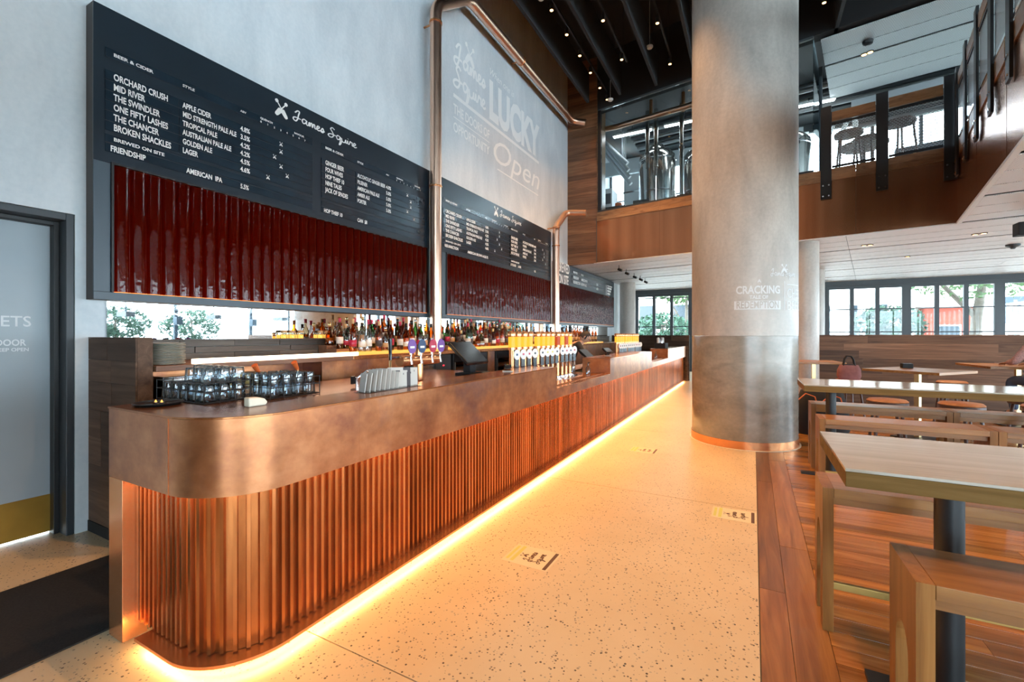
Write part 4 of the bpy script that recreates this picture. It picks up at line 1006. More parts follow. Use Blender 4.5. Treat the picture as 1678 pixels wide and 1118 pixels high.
# wire racks of upturned glasses
gm = MB().lathe([(.039, 0), (.041, .005), (.033, .135), (.032, .14), (.0, .142)], n=16).mesh('bowl'); gb = MB().lathe([(.0, .128), (.031, .128), (.032, .139), (0, .1395)], n=16).mesh('base')
for me, mt in ((gm, 'glass_clear'), (gb, 'chrome')):
    me.materials.append(MT['glass_clear'])
    for p in me.polygons: p.use_smooth = True
def rack(label, glabel, x0, y0, nx, ny, tiers, hs=1.0):
    sp = .086; W_, D_ = nx*sp+.01, ny*sp+.01; z0 = ZW+.001
    r = thing('glass_rack', label, 'rack', (x0, y0, z0))
    q = MB()
    for zz in (.006, .07, .12):
        pts = [(0, 0), (W_, 0), (W_, D_), (0, D_), (0, 0)]
        for a, b in zip(pts[:-1], pts[1:]): q.tube([(x0+a[0], y0+a[1], z0+zz), (x0+b[0], y0+b[1], z0+zz)], .003, 6)
    q.build('side_wires', 'black_metal', r, kind='stuff')
    q = MB()
    for i in range(nx+1):
        for yy in (0, D_): q.tube([(x0+i*W_/nx, y0+yy, z0), (x0+i*W_/nx, y0+yy, z0+.125)], .003, 6)
    for j in range(1, ny):
        for xx in (0, W_): q.tube([(x0+xx, y0+j*D_/ny, z0), (x0+xx, y0+j*D_/ny, z0+.125)], .003, 6)
    q.build('upright_wires', 'black_metal', r, kind='stuff')
    q = MB()
    for i in range(1, nx*2): q.tube([(x0+i*W_/nx/2, y0, z0+.004), (x0+i*W_/nx/2, y0+D_, z0+.004)], .002, 6)
    q.build('base_wires', 'black_metal', r, kind='stuff')
    for tr in range(2):
        for i in range(nx):
            for j in range(ny):
                if tr >= tiers(i, j): continue
                g = thing('pint_glass', (glabel if tr == 0 else glabel.replace('standing in', 'stacked on others in')), 'glass', (x0+.005+(i+.5)*sp, y0+.005+(j+.5)*sp, z0+.010+tr*.1435*hs), random.random()*6, 'glasses'+glabel[glabel.index(' in the'):])
                g.scale = (1, 1, hs)
                link('bowl', gm, None, g); link('base', gb, None, g)
rack('black wire glass rack nearest the timber wing wall', 'upturned clear tumbler standing in the rack nearest the wing wall', -3.28, 1.43, 6, 3, lambda i, j: 2 if (i in (3, 4, 5) or j > 1) else 1, .68)
rack('black wire glass rack nearest the small mixer tap', 'upturned clear pint glass standing in the rack nearest the mixer tap', -2.97, 1.74, 4, 4, lambda i, j: 1)
# stack of pale boards on the shelf end
for i in range(14):
    o = MB().lathe([(.085, 0), (.110, .006), (.112, .0085), (.108, .0105)], n=28).build('serving_plate', 'plate_grey', None, smooth=30, local=True)
    o.location = (-3.76+random.uniform(-.004, .004), 1.70+random.uniform(-.004, .004), ZSH+.001+i*.0112); tag(o, 'pale grey serving plate in the tall stack on the shelf end', 'plate', 'stacked serving plates')
# niche contents
def simple(name, label, cat, mat, x0, x1, y0, y1, z0, z1, bevel=.004, extra=None):
    t = thing(name, label, cat, ((x0+x1)/2, (y0+y1)/2, z0)); B('body', mat, t, x0, x1, y0, y1, z0, z1, bevel)
    if extra: extra(t)
    return t
simple('steel_warmer', 'brushed steel warmer box in the niche under the shelf', 'appliance', 'steel', BXF-.28, BXF-.05, 1.64, 1.95, .921, 1.15, .006, lambda t: B('door', 'screen', t, BXF-.05, BXF-.045, 1.67, 1.87, .95, 1.12))
simple('timber_box', 'pale timber box in the niche under the shelf', 'box', 'brass_dull', BXF-.28, BXF-.06, 2.05, 2.42, .921, 1.13, .004, lambda t: B('lip', 'kick_brass', t, BXF-.06, BXF-.04, 2.05, 2.42, 1.0, 1.02))
simple('receipt_printer', 'black receipt printer in the niche beside the timber box', 'printer', 'black_gloss', BXF-.28, BXF-.06, 2.50, 2.80, .921, 1.09, .01, lambda t: B('slot', 'paper', t, BXF-.06, BXF-.055, 2.55, 2.75, 1.05, 1.06))
# tall mixer tap and spoons
t = thing('mixer_tap', 'small chrome mixer tap on the copper work counter', 'tap', (-2.72, 2.52, ZW+.001)); MB().tube([(-2.72, 2.52, ZW+.001), (-2.72, 2.52, 1.12)], .014, 10).build('stem', 'chrome', t); MB().tube([(-2.72, 2.52, 1.11), (-2.66, 2.57, 1.17), (-2.60, 2.62, 1.14)], .011, 10).build('spout', 'chrome', t); B('lever', 'black_gloss', t, -2.735, -2.72, 2.47, 2.506, 1.07, 1.13)
for i, (u, v) in enumerate(((420, 612), (484, 606))):
    p = atx(u, v, -3.12)
    t = thing('utensil', 'red handled utensil leaning behind the glass racks, %s one' % ('left', 'right')[i], 'utensil', (p[0], p[1], ZW+.001)); MB().tube([(p[0], p[1], ZW+.001), (p[0], p[1]+.02, p[2])], .008, 8).build('shaft', 'brass', t); MB().tube([(p[0], p[1]+.02, p[2]), (p[0]+.01, p[1]-.02, p[2]+.06)], .018, 10, rs=[.012, .022]).build('handle', 'orange_trim', t)
# point of sale terminals
def pos(x, y, z, label):
    t = thing('sales_terminal', label, 'terminal', (x, y, z), R(0)); tr = MB()
    B('foot', 'black_matte', t, -.09, .09, -.11, .11, 0, .03, .008, True); B('neck', 'black_matte', t, -.03, .05, -.05, .05, .03, .16, .006, True)
    sc_ = B('screen_back', 'black_gloss', t, -.02, .015, -.19, .19, -.15, .15, .01, True); sc_.location = (0, 0, .22); sc_.rotation_euler = (0, R(-48), 0)
    B('screen', 'screen', sc_, -.0225, -.0205, -.17, .17, -.13, .13, 0, True); B('edge_trim', 'chrome', sc_, -.018, .013, -.188, .188, .1501, .1535, 0, True)
    B('keypad', 'services', t, .05, .13, .12, .2, .0, .03, .004, True)
pos(-2.48, 3.72, ZW+.001-.05+.05, 'black tilted sales terminal on the near bar beside the card reader')
pos(-2.50, 7.45, 1.1045-.235+.0, 'black tilted sales terminal nearest the bending bartender')
pos(-2.44, 8.62, 1.1045-.235+.0, 'black tilted sales terminal beside the far beer fonts')
def reader(x, y, z, label):
    t = thing('card_reader', label, 'card reader', (x, y, z), R(30))
    B('cradle', 'paper', t, -.05, .05, -.05, .05, 0, .008, .004, True); b_ = B('body', 'black_gloss', t, -.035, .035, -.085, .085, 0, .035, .012, True); b_.location = (0, .01, .022); b_.rotation_euler = (R(-12), 0, 0)
    for i, mt in enumerate(('navy', 'decal_green', 'crimson')): B('key', mt, b_, -.03+i*.02, -.014+i*.02, -.06, -.04, .0351, .039, 0, True)
reader(-2.04, 3.72, ZC+.0045, 'black card reader lying on the near bar top')
reader(-2.10, 7.25, ZC+.0045, 'black card reader lying on the far raised bar top')
# water bottles and dispenser on the low counter
for i in range(6):
    x, y = -2.52+.0*i, 6.28+i*.0; x = -2.50+(i % 2)*.10; y = 6.20+(i//2)*.11
    t = thing('water_bottle', 'tall clear glass water bottle in the cluster beside the raised far bar', 'bottle', (x, y, ZL+.0045), 0, 'water bottles on the low counter')
    MB().lathe([(.036, 0), (.038, .01), (.038, .16), (.018, .20), (.016, .25)], n=14).build('body', 'glass_clear', t, smooth=40, local=True); MB().lathe([(.018, .251), (.018, .27), (0, .272)], n=10).build('cap', 'chrome', t, local=True)
t = thing('pump_dispenser', 'single clear pump dispenser standing on the low copper counter', 'dispenser', (-2.12, 6.30, ZL+.0045)); MB().lathe([(.032, 0), (.034, .01), (.034, .09), (.014, .115), (.013, .14)], n=14).build('body', 'glass_clear', t, smooth=40, local=True); MB().tube([(0, 0, .141), (0, 0, .17), (.03, 0, .17)], .007, 8).build('pump', 'black_gloss', t, local=True)
t = thing('pump_dispenser', 'clear pump dispenser on the far low counter', 'dispenser', (-2.12, 11.45, ZL+.0045)); MB().lathe([(.032, 0), (.034, .01), (.034, .09), (.014, .115), (.013, .14)], n=14).build('body', 'glass_clear', t, smooth=40, local=True); MB().tube([(0, 0, .141), (0, 0, .17), (.03, 0, .17)], .007, 8).build('pump', 'black_gloss', t, local=True)
t = thing('condiment_caddy', 'black caddy of jars and napkins on the far raised bar', 'caddy', (-2.10, 12.1, ZC+.0045)); B('box', 'black_matte', t, -2.24, -1.98, 11.95, 12.4, ZC+.0045, ZC+.14, .006)
for i in range(4): MB().lathe([(.035, 0), (.035, .12), (.02, .14)], (-2.16+.06*(i % 2), 12.0+.1*i, ZC+.142), 12).build('jar', ('white_paint', 'chrome', 'black_gloss', 'paper')[i], t, smooth=40)
# floor decals
for i, (u, v) in enumerate(((871, 913), (1214, 846), (1055, 738))):
    p = atz(u, v, .0); x, y = min(p[0], EDGE-.17), p[1]
    t = thing('floor_decal', ('cream printed floor decal nearest the camera on the terrazzo', 'cream printed floor decal at the timber floor edge', 'cream printed floor decal farthest along the terrazzo aisle')[i], 'decal', (x, y, .0008), (R(0), R(0), R(0))[i], 'floor decals')
    B('sheet', 'decal', t, -.16, .16, -.125, .125, 0, .0006, 0, True); B('block', 'decal_green', t, -.145, -.125, -.09, .10, .0007, .001, 0, True); B('block', 'decal_green', t, -.11, -.085, -.10, .11, .0007, .001, 0, True); B('block', 'decal_brown', t, .125, .148, -.115, .115, .0007, .001, 0, True)
    for j, wd_ in enumerate(('James', 'Squire')):
        vf, L = script(wd_, .055, .07); me = bpy.data.meshes.new('lettering'); me.from_pydata([(.0+j*.06-b*1.0+.02, -.065+a*.13/L, .0011+2e-6*i_) for i_, (a, b) in enumerate(vf[0])], [], vf[1]); link('lettering', me, 'decal_brown', t)
    vf = spades(.06); me = bpy.data.meshes.new('spade_logo'); me.from_pydata([(-.05-b, a, .0011+1e-5*i_) for i_, (a, b) in enumerate(vf[0])], [], vf[1]); link('spade_logo', me, 'decal_brown', t)
t = B('door_mat', 'mat_black', None, -3.72, -2.79, -2.2, 1.38, .0, .009, .003); tag(t, 'black ribbed door mat on the terrazzo beside the copper bar end', 'mat')

# ================================================================== TABLES, BENCHES, STOOLS
def bench_proto(L):
    t = thing('bench', 'x', 'bench'); D, H, T = .30, .70, .045
    B('seat', 'wood_bench', t, T+.001, L-T-.001, 0, D, H-T, H, .002, True)
    for xs in (0, L-T):
        q = MB(); pts = [(0, 0), (0, H-.0), (D, H-.0), (D, 0), (D-.078, 0)]; arch = []
        for k in range(9): a = math.pi*k/8; arch.append((D/2+(D/2-.078)*math.cos(a), .40+.10*math.sin(a)))
        poly = [(0, 0), (.078, 0)]+list(reversed(arch))+[(D-.078, 0), (D, 0), (D, H), (0, H)]
        k = len(poly); q.raw([(xs, y, z) for y, z in poly]+[(xs+T, y, z) for y, z in poly], [])
        # faces: two legs and head, as quads/strips
        ia = list(range(2, 2+9)); n_ = k
        for s in (0, 1):
            f = [(0, 1, 2, k-1)]
            f = []
            top = [(k-1), (k-2)]
            f.append((0, 1, 2, k-1)); f.append((k-4+0, k-3, k-2, 10)); 
            for a_ in range(2, 10): f.append((a_, a_+1, k-2 if a_ >= 6 else k-1))
            f.append((6, k-2, k-1))
            for fc in f: q.f.append(tuple((i+s*k) for i in (fc if s else reversed(fc))))
        for i in range(k): j = (i+1) % k; q.f.append((i, j, k+j, k+i))
        q.build('end_panel', 'wood_bench_end', t, local=True)
    B('foot_rail', 'brass_dull', t, T, L-T, .02, .045, .20, .235, .003, True); B('apron', 'wood_bench', t, T+.001, L-T-.001, .03, D-.03, H-T-.04, H-T-.001, 0, True)
    return t
bp = bench_proto(1.15)
BN = [(.435, 1.785, 'nearest timber bench with mitred arched end in the bottom right foreground'), (.30, 2.675, 'timber bench tucked behind the nearest pale table'), (.52, 4.85, 'timber bench in front of the long pale table, end nearest the aisle'), (1.675, 4.85, 'timber bench in front of the long pale table, second from the aisle'),
      (.555, 5.86, 'timber bench behind the long pale table, end nearest the column'), (1.71, 5.86, 'timber bench behind the long pale table, second from the column'), (1.595, 1.785, 'timber bench beside the nearest bench, farther from the aisle'), (1.46, 2.675, 'timber bench behind the nearest table, farther from the aisle'), (2.83, 4.85, 'timber bench in front of the long pale table, third from the aisle'), (2.865, 5.86, 'timber bench behind the long pale table, third from the column')]
for i, (x, y, lb) in enumerate(BN):
    o = bp if i == 0 else copy_tree(bp); o.location = (x, y, 0); o['label'] = lb; o['group'] = 'timber benches'
def table(x0, x1, y0, y1, z, label, posts, th=.068):
    t = thing('table', label, 'table', ((x0+x1)/2, (y0+y1)/2, 0), 0, 'long pale tables')
    B('top', 'wood_table_sheen', t, x0, x1, y0, y1, z-.012, z, .002); B('edge_band', 'wood_table_edge', t, x0+.001, x1-.001, y0+.001, y1-.001, z-th, z-.0125, .002)
    ym = (y0+y1)/2
    for px in posts:
        MB().lathe([(.045, .02), (.045, z-th-.008)], (px, ym, 0), 24).build('post', 'black_metal', t, smooth=40)
        MB().box(px-.04, px+.04, ym-.26, ym+.26, .0, .02).box(px-.26, px+.26, ym-.04, ym+.04, .0005, .0195).build('foot', 'black_metal', t)
        B('bracket', 'black_metal', t, px-.12, px+.12, ym-.2, ym+.2, z-th-.008, z-th-.0005)
table(.295, 2.7, 2.02, 2.735, .965, 'nearest pale timber table on a round black post in the right foreground', (.68, 2.2))
table(.435, 4.0, 5.24, 5.98, .965, 'long pale timber table reflecting the windows beyond the first benches', (.70, 2.2, 3.6))
def square_table(x, y, rz, label, s=.9, z=.965):
    t = thing('table', label, 'table', (x, y, 0), rz, 'square timber tables'); B('top', 'wood_bench', t, -s/2, s/2, -s/2, s/2, z-.035, z, .003, True)
    B('post', 'brass', t, -.03, .03, -.03, .03, .02, z-.04, .002, True); B('base', 'black_metal', t, -.22, .22, -.22, .22, 0, .0195, .004, True); B('bracket', 'black_metal', t, -.2, .2, -.04, .04, z-.044, z-.0355, 0, True)
square_table(2.03, 8.25, R(50), 'square timber table on a brass post turned cornerwise behind the stools')
square_table(.98, 10.0, R(8), 'square timber table close to the small column and the pink bag', .8)
square_table(3.7, 10.1, R(4), 'square timber table by the right frame edge with a hand on it', 1.1)
def stool_proto(r=.195, H=.70, cush='leather_tan', wd='stool_wood'):
    t = thing('stool', 'x', 'stool')
    MB().lathe([(r-.03, H-.075), (r, H-.07), (r, H-.03)], n=28).build('seat_ring', wd, t, smooth=40, local=True); MB().lathe([(r-.005, H-.029), (r, H-.02), (r-.02, H-.002), (0, H)], n=28).build('cushion', cush, t, smooth=50, local=True)
    for k in range(4):
        a = math.pi/4+k*math.pi/2; c, s = math.cos(a), math.sin(a)
        MB().tube([(c*(r-.05), s*(r-.05), H-.07), (c*(r+.03), s*(r+.03), .0)], .017, 8).build('leg', wd, t, local=True)
    q = MB(); rr = r+.005
    q.tube([(rr*math.cos(2*math.pi*k/24), rr*math.sin(2*math.pi*k/24), .22) for k in range(25)], .009, 6, False).build('foot_ring', 'brass', t, smooth=40, local=True)
    return t
sp_ = stool_proto()
SN_ = [(1.38, 6.72, 0, 'tan leather round stool nearest the column end of the long table'), (2.03, 6.75, 0, 'tan leather round stool second from the column behind the long table'), (2.75, 6.9, 0, 'tan leather round stool third from the column behind the long table'), (1.42, 9.38, 0, 'tan leather round stool carrying the pink handbag'), (.72, 9.15, 0, 'tan leather round stool between the small column and the handbag'), (2.6, 8.9, 0, 'tan leather round stool behind the cornerwise table'), (2.85, 9.85, 0, 'tan leather round stool left of the table with the hand'), (2.9, 7.6, 0, 'tan leather round stool right of the cornerwise table'), (3.68, 9.22, 0, 'tan leather round stool under the seated person in pink')]
for i, (x, y, z, lb) in enumerate(SN_):
    o = sp_ if i == 0 else copy_tree(sp_); o.location = (x, y, z); o.rotation_euler = (0, 0, R(17*i)); o['label'] = lb; o['group'] = 'round leather stools'
# handbag
t = thing('handbag', 'dusty pink canvas handbag with black handles standing on a stool', 'bag', (1.42, 9.38, .701))
q = MB(); secs = [(0, .15, .08), (.06, .17, .09), (.16, .165, .075), (.24, .13, .05)]
for z, a, b in secs: q.v += [(1.42+a*math.copysign(abs(math.cos(k*math.pi/8))**.6, math.cos(k*math.pi/8)), 9.38+b*math.copysign(abs(math.sin(k*math.pi/8))**.6, math.sin(k*math.pi/8)), .701+z) for k in range(16)]
for i in range(3):
    for k in range(16): a = i*16+k; b = i*16+(k+1) % 16; q.f.append((a, b, b+16, a+16))
q.f += [tuple(range(15, -1, -1)), tuple(range(48, 64))]; q.build('body', 'pink_canvas', t, smooth=50)
B('flap', 'black_matte', t, 1.34, 1.50, 9.335, 9.425, .925, .955, .01)
for dy in (-.04, .04): MB().tube([(1.34, 9.38+dy, .93), (1.36, 9.38+dy, 1.04), (1.39, 9.38+dy, 1.09), (1.45, 9.38+dy, 1.09), (1.48, 9.38+dy, 1.04), (1.50, 9.38+dy, .93)], .011, 8).build('handle', 'black_matte', t, smooth=50)
# black box on the cornerwise table
t = thing('table_caddy', 'small black box standing on the cornerwise timber table', 'box', (1.98, 8.55, .966)); B('box', 'black_matte', t, 1.92, 2.04, 8.48, 8.62, .966, 1.03, .005); B('lid', 'black_gloss', t, 1.93, 2.03, 8.49, 8.61, 1.031, 1.036)
# bulky black bag with orange piping behind the big column
t = thing('equipment_bag', 'bulky black bag with orange piping on the floor behind the long table end', 'bag', (.88, 8.0, 0))
q = MB(); secs = [(.0, .30, .22), (.08, .34, .25), (.40, .33, .24), (.62, .26, .18), (.70, .12, .08)]
for z, a, b in secs: q.v += [(.88+a*math.copysign(abs(math.cos(k*math.pi/10))**.7, math.cos(k*math.pi/10)), 8.0+b*math.copysign(abs(math.sin(k*math.pi/10))**.7, math.sin(k*math.pi/10)), z) for k in range(20)]
for i in range(4):
    for k in range(20): a = i*20+k; b = i*20+(k+1) % 20; q.f.append((a, b, b+20, a+20))
q.f += [tuple(range(19, -1, -1)), tuple(range(80, 100))]; q.build('body', 'cloth_dark', t, smooth=50)
for k, sx in enumerate((-.16, .14)): MB().tube([(.88+sx-.15, 7.74, .50), (.88+sx-.05, 7.77, .60), (.88+sx+.06, 7.77, .56), (.88+sx+.1, 7.74, .40)], .008, 8).build('piping', 'orange_trim', t, smooth=50)

# ================================================================== PEOPLE
def skin(name, parent, mat, verts, edges, root=0, sub=2):
    me = bpy.data.meshes.new(name); me.from_pydata([v[:3] for v in verts], edges, []); me.materials.append(MT[mat])
    o = bpy.data.objects.new(name, me); COL.objects.link(o); o.parent = parent
    md = o.modifiers.new('skin', 'SKIN'); sl = me.skin_vertices[0].data
    for i, v in enumerate(verts):
        r_ = v[3]; sl[i].radius = (r_, r_*(v[4] if len(v) > 4 else 1)); sl[i].use_root = (i == root)
    md.use_smooth_shade = True; sb = o.modifiers.new('sub', 'SUBSURF'); sb.levels = sub; sb.render_levels = sub
    return o
def head(parent, c, look, hair, r=.098):
    h_ = MB(); 
    n1, n2 = 12, 18
    for i in range(n1+1):
        th = math.pi*i/n1
        for k in range(n2):
            ph = 2*math.pi*k/n2; x = math.sin(th)*math.cos(ph); y = math.sin(th)*math.sin(ph); z = math.cos(th)
            f = 1.0-.16*max(0, -z)*(1-max(0, x)*.6); h_.v.append((x*r*.98*f, y*r*.80*f, z*r*1.25))
    for i in range(n1):
        for k in range(n2): a = i*n2+k; b = i*n2+(k+1) % n2; h_.f.append((a, a+n2, b+n2, b))
    hd = h_.build('head', 'skin', parent, smooth=60, local=True); hd.location = c; hd.rotation_euler = look
    MB().tube([(r*.93, 0, .015), (r*1.20, 0, -.022), (r*.95, 0, -.03)], .014, 8, rs=[.008, .015, .008]).build('nose', 'skin', hd, smooth=60, local=True)
    for s in (-1, 1):
        MB().lathe([(0, -.011), (.008, -.007), (.011, 0), (.008, .007), (0, .011)], (r*.88, s*.034, .012), 8).build('eye', 'paper_dark', hd, local=True)
        MB().tube([(-.005, s*r*.80, .02), (-.012, s*r*.90, .0), (-.004, s*r*.80, -.03)], .011, 8).build('ear', 'skin', hd, smooth=60, local=True)
    MB().tube([(r*.86, -.026, -.062), (r*.92, 0, -.060), (r*.86, .026, -.062)], .006, 6).build('mouth', 'crimson', hd, local=True)
    q = MB()
    for i in range(8):
        th = math.pi*i/12
        for k in range(n2):
            ph = 2*math.pi*k/n2; x = math.sin(th)*math.cos(ph); y = math.sin(th)*math.sin(ph); z = math.cos(th); lim = 1.09 if x < .45 or z > .62 else .90
            q.v.append((x*r*.98*lim, y*r*.80*lim, z*r*1.25*lim))
    for i in range(7):
        for k in range(n2): a = i*n2+k; b = i*n2+(k+1) % n2; q.f.append((a, a+n2, b+n2, b))
    q.build('hair', hair, hd, smooth=60, local=True)
def hand(parent, wrist, d, up, s=1.0, curl=.3):
    d = Vector(d).normalized(); up = Vector(up).normalized(); sd = d.cross(up).normalized(); w_ = Vector(wrist); q = []
    verts = [(*(w_-d*.03), .024, .8)]; edges = []
    for k, off in enumerate((-.030, -.010, .010, .030)):
        L = (.062, .075, .080, .066)[k]; a = w_+d*.045+sd*off*.8; b = w_+d*.085+sd*off; c = b+d*L*.5-up*curl*.02; e = c+d*L*.45-up*curl*.05
        i0 = len(verts); verts += [(*a, .014), (*b, .0105), (*c, .009), (*e, .007)]; edges += [(0, i0), (i0, i0+1), (i0+1, i0+2), (i0+2, i0+3)]
    i0 = len(verts); a = w_+d*.02+sd*.030; b = a+d*.035+sd*.026-up*.01; c = b+d*.03+sd*.008-up*.012
    verts += [(*a, .014), (*b, .011), (*c, .009)]; edges += [(0, i0), (i0, i0+1), (i0+1, i0+2)]
    skin('hand', parent, 'skin', verts, edges, 0, 1)
def person(label, loc, rz, J, hair, top, trousers, look=(0, 0, 0)):
    """J: joints in local space, x forward, y left, z up"""
    p = thing('person', label, 'person', loc, rz)
    j = {k: Vector(v) for k, v in J.items()}
    V, E = [], []
    def add(k, r_): V.append((*j[k], r_)); return len(V)-1
    pel = add('pelvis', .125); sp = add('spine', .125); ch = add('chest', .135); nk = add('neck', .055); hb = add('skull', .06)
    E += [(pel, sp), (sp, ch), (ch, nk), (nk, hb)]
    for s in 'LR':
        sh = add('sh'+s, .062); el = add('el'+s, .042); wr = add('wr'+s, .027); E += [(ch, sh), (sh, el), (el, wr)]
        hi = add('hip'+s, .085); kn = add('kn'+s, .058); an = add('an'+s, .038); to = add('to'+s, .034); E += [(pel, hi), (hi, kn), (kn, an), (an, to)]
    skin('body', p, 'skin', V, E, pel, 2)
    g = 1.13
    V2 = [(*j['pelvis'], .135*g), (*j['spine'], .13*g), (*j['chest'], .138*g), (*(j['chest'].lerp(j['neck'], .6)), .07*g)]; E2_ = [(0, 1), (1, 2), (2, 3)]
    for s in 'LR':
        b = len(V2); V2 += [(*j['sh'+s], .066*g), (*j['el'+s], .05*g), (*(j['el'+s].lerp(j['wr'+s], .82)), .037*g)]; E2_ += [(2, b), (b, b+1), (b+1, b+2)]
    skin('shirt', p, top, V2, E2_, 0, 2)
    V3 = [(*j['pelvis'], .132*g)]; E3 = []
    for s in 'LR':
        b = len(V3); V3 += [(*j['hip'+s], .088*g), (*j['kn'+s], .064*g), (*j['an'+s], .047*g)]; E3 += [(0, b), (b, b+1), (b+1, b+2)]
    skin('trousers', p, trousers, V3, E3, 0, 2)
    for s in 'LR':
        a, b = j['an'+s], j['to'+s]; skin('shoe', p, 'black_matte', [(a.x-.04, a.y, a.z-.055, .036), (a.x, a.y, a.z-.045, .045), (b.x, b.y, b.z-.008, .038), (b.x+.05, b.y, b.z-.012, .03)], [(0, 1), (1, 2), (2, 3)], 0, 1)
        dirn = (j['wr'+s]-j['el'+s]); hand(p, j['wr'+s], dirn, (0, 0, 1))
    head(p, j['skull']+Vector((.02, 0, .06)), look, hair)
    return p
def std(lean=0):
    return dict(pelvis=(0, 0, .93), spine=(.02+lean*.1, 0, 1.10), chest=(.02+lean*.28, 0, 1.30), neck=(.03+lean*.42, 0, 1.46), skull=(.05+lean*.50, 0, 1.52),
                shL=(.02+lean*.36, .18, 1.40), shR=(.02+lean*.36, -.18, 1.40), elL=(.10+lean*.4, .23, 1.14), elR=(.10+lean*.4, -.23, 1.14), wrL=(.30+lean*.4, .16, 1.02), wrR=(.30+lean*.4, -.16, 1.02),
                hipL=(0, .09, .88), hipR=(0, -.09, .88), knL=(.02, .10, .48), knR=(.02, -.10, .48), anL=(-.02, .10, .09), anR=(-.02, -.10, .09), toL=(.10, .11, .045), toR=(.10, -.11, .045))
lj = std(.6); 
for k in lj:
    v = list(lj[k])
    if v[2] > 1.0: v[2] = 1.0+(v[2]-1.0)*.66
    lj[k] = tuple(v)
person('bartender in dark clothes bending over the counter behind the far raised bar', (-3.25, 8.3, 0), R(20), lj, 'hair_dark', 'cloth_dark', 'cloth_dark', (0, R(38), 0))
def seated(H=.70):
    return dict(pelvis=(0, 0, H+.13), spine=(.02, 0, H+.30), chest=(.07, 0, H+.48), neck=(.10, 0, H+.64), skull=(.12, 0, H+.70), shL=(.07, .18, H+.57), shR=(.07, -.18, H+.57), elL=(.20, .23, H+.36), elR=(.20, -.23, H+.36),
                wrL=(.44, .16, H+.325), wrR=(.44, -.16, H+.325), hipL=(.02, .09, H+.10), hipR=(.02, -.09, H+.10), knL=(.42, .12, H+.06), knR=(.42, -.12, H+.06), anL=(.36, .12, .31), anR=(.36, -.12, .31), toL=(.48, .12, .27), toR=(.48, -.12, .27))
person('person in a pink sleeve with a hand on the table at the right edge', (3.68, 9.22, 0), R(108), seated(), 'hair_dark', 'cloth_pink', 'cloth_blue')
# ================================================================== UPPER FLOOR
ZU = Z1+.101
def tank(x, y, r, h, label):
    t = thing('brewing_tank', label, 'tank', (x, y, ZU))
    for k in range(4): a = math.pi/4+k*math.pi/2; MB().tube([(x+r*.75*math.cos(a), y+r*.75*math.sin(a), ZU), (x+r*.75*math.cos(a), y+r*.75*math.sin(a), ZU+.3)], .04, 8).build('leg', 'steel', t)
    MB().lathe([(0, .15), (r*.6, .2), (r*.97, .32), (r, .4), (r, h-.25), (r*.95, h-.12), (r*.75, h), (r*.42, h+.07), (0, h+.09)], (x, y, ZU), 48).build('vessel', 'steel', t, smooth=45)
    MB().lathe([(r*.40, h+.06), (r*.40, h+.16), (r*.32, h+.20), (0, h+.21)], (x, y, ZU), 32).build('manway', 'steel', t, smooth=45)
    MB().tube([(x-r*.5, y-r*.5, ZU+h), (x-r*.6, y-r*.62, ZU+h*.9), (x-r*.78, y-r*.72, ZU+h*.75), (x-r*.70, y-r*.80, ZU+h*.4), (x-r*.7, y-r*.8, ZU+.05)], .035, 10).build('pipework', 'chrome', t, smooth=45)
    for zz in (h*.45, h-.3): MB().lathe([(r+.004, zz), (r+.012, zz+.02), (r+.004, zz+.04)], (x, y, ZU), 48).build('band', 'chrome', t)
    vf = text_verts('BREWERY', .22, .75, .02); letter(t, ([(a-.45, b) for a, b in vf[0]], vf[1]), lambda a, b: (x+(r+.006)*math.sin(a/r+.05), y-(r+.006)*math.cos(a/r+.05), ZU+h*.82+b), 'services', lift=(0, 0, 0))
d = ray(1082, 300); 
p = aty(1077, 300, 13.3); tank(p[0], 13.3, .50, 2.2, 'large stainless brewing tank behind the upper glazing')
p = aty(1146, 300, 13.6); tank(p[0], 13.6, .46, 2.1, 'second stainless brewing tank partly hidden by the big concrete column')
p = aty(1290, 300, 13.0); tank(p[0], 13.4, .55, 2.0, 'third stainless brewing tank behind the big concrete column')
# copper cable trough crossing the hall
p0 = aty(990, 212, 11.9); p1 = aty(1010, 208, 11.8); p2 = aty(1140, 170, 11.6)
t = thing('copper_pipe', 'copper pipe crossing the brewery hall behind the glass', 'pipe', p0); MB().tube([(p0[0]-.1, p0[1], p0[2]), p1, p2, (p2[0]+1.0, 11.45, p2[2]+.05)], .07, 16).build('tube', 'copper_pipe', t, smooth=50)
for x in (p1[0]+.9, p2[0]-.3): MB().tube([(x, 11.75, p1[2]), (x, 11.75, Z3+.249)], .04, 10).build('hanger', 'copper_bright', t)
for i, (u, du) in enumerate(((1061, 0), (1075, 0), (1117, 0))):
    p = aty(u, 220, 12.3); t = thing('steel_pipe', 'vertical steel pipe dropping to the tanks behind the glass, %s from the left' % ordn[i], 'pipe', (p[0], 12.3, 5.4), 0, 'steel drop pipes'); MB().tube([(p[0], 12.3, 5.9 if i < 2 else ZU), (p[0], 12.3, Z3+.249)], .055, 12).build('tube', 'steel', t, smooth=50); MB().tube([(p[0], 12.3, 6.25), (p[0], 12.3, 6.30)], .07, 12).build('collar', 'chrome', t)
for i in range(4):
    pa = aty(988, 218+i*9, 13.0); pb = aty(1028, 268+i*9, 13.0); t = thing('steel_pipe', 'slanting pale duct pipe at the left of the brewery hall, %s from the top' % ordn[i], 'pipe', pa, 0, 'slanting pipes'); MB().tube([(pa[0]-.1, 13+.14*i, min(pa[2]+.1, Z3+.14)), (pb[0], 13+.14*i, pb[2])], .06, 12).build('tube', 'duct', t, smooth=50); MB().tube([(pb[0]-.15, 13+.14*i, pb[2]+.12), (pb[0]-.15, 13+.14*i, Z3+.249)], .012, 6).build('hanger', 'duct', t)
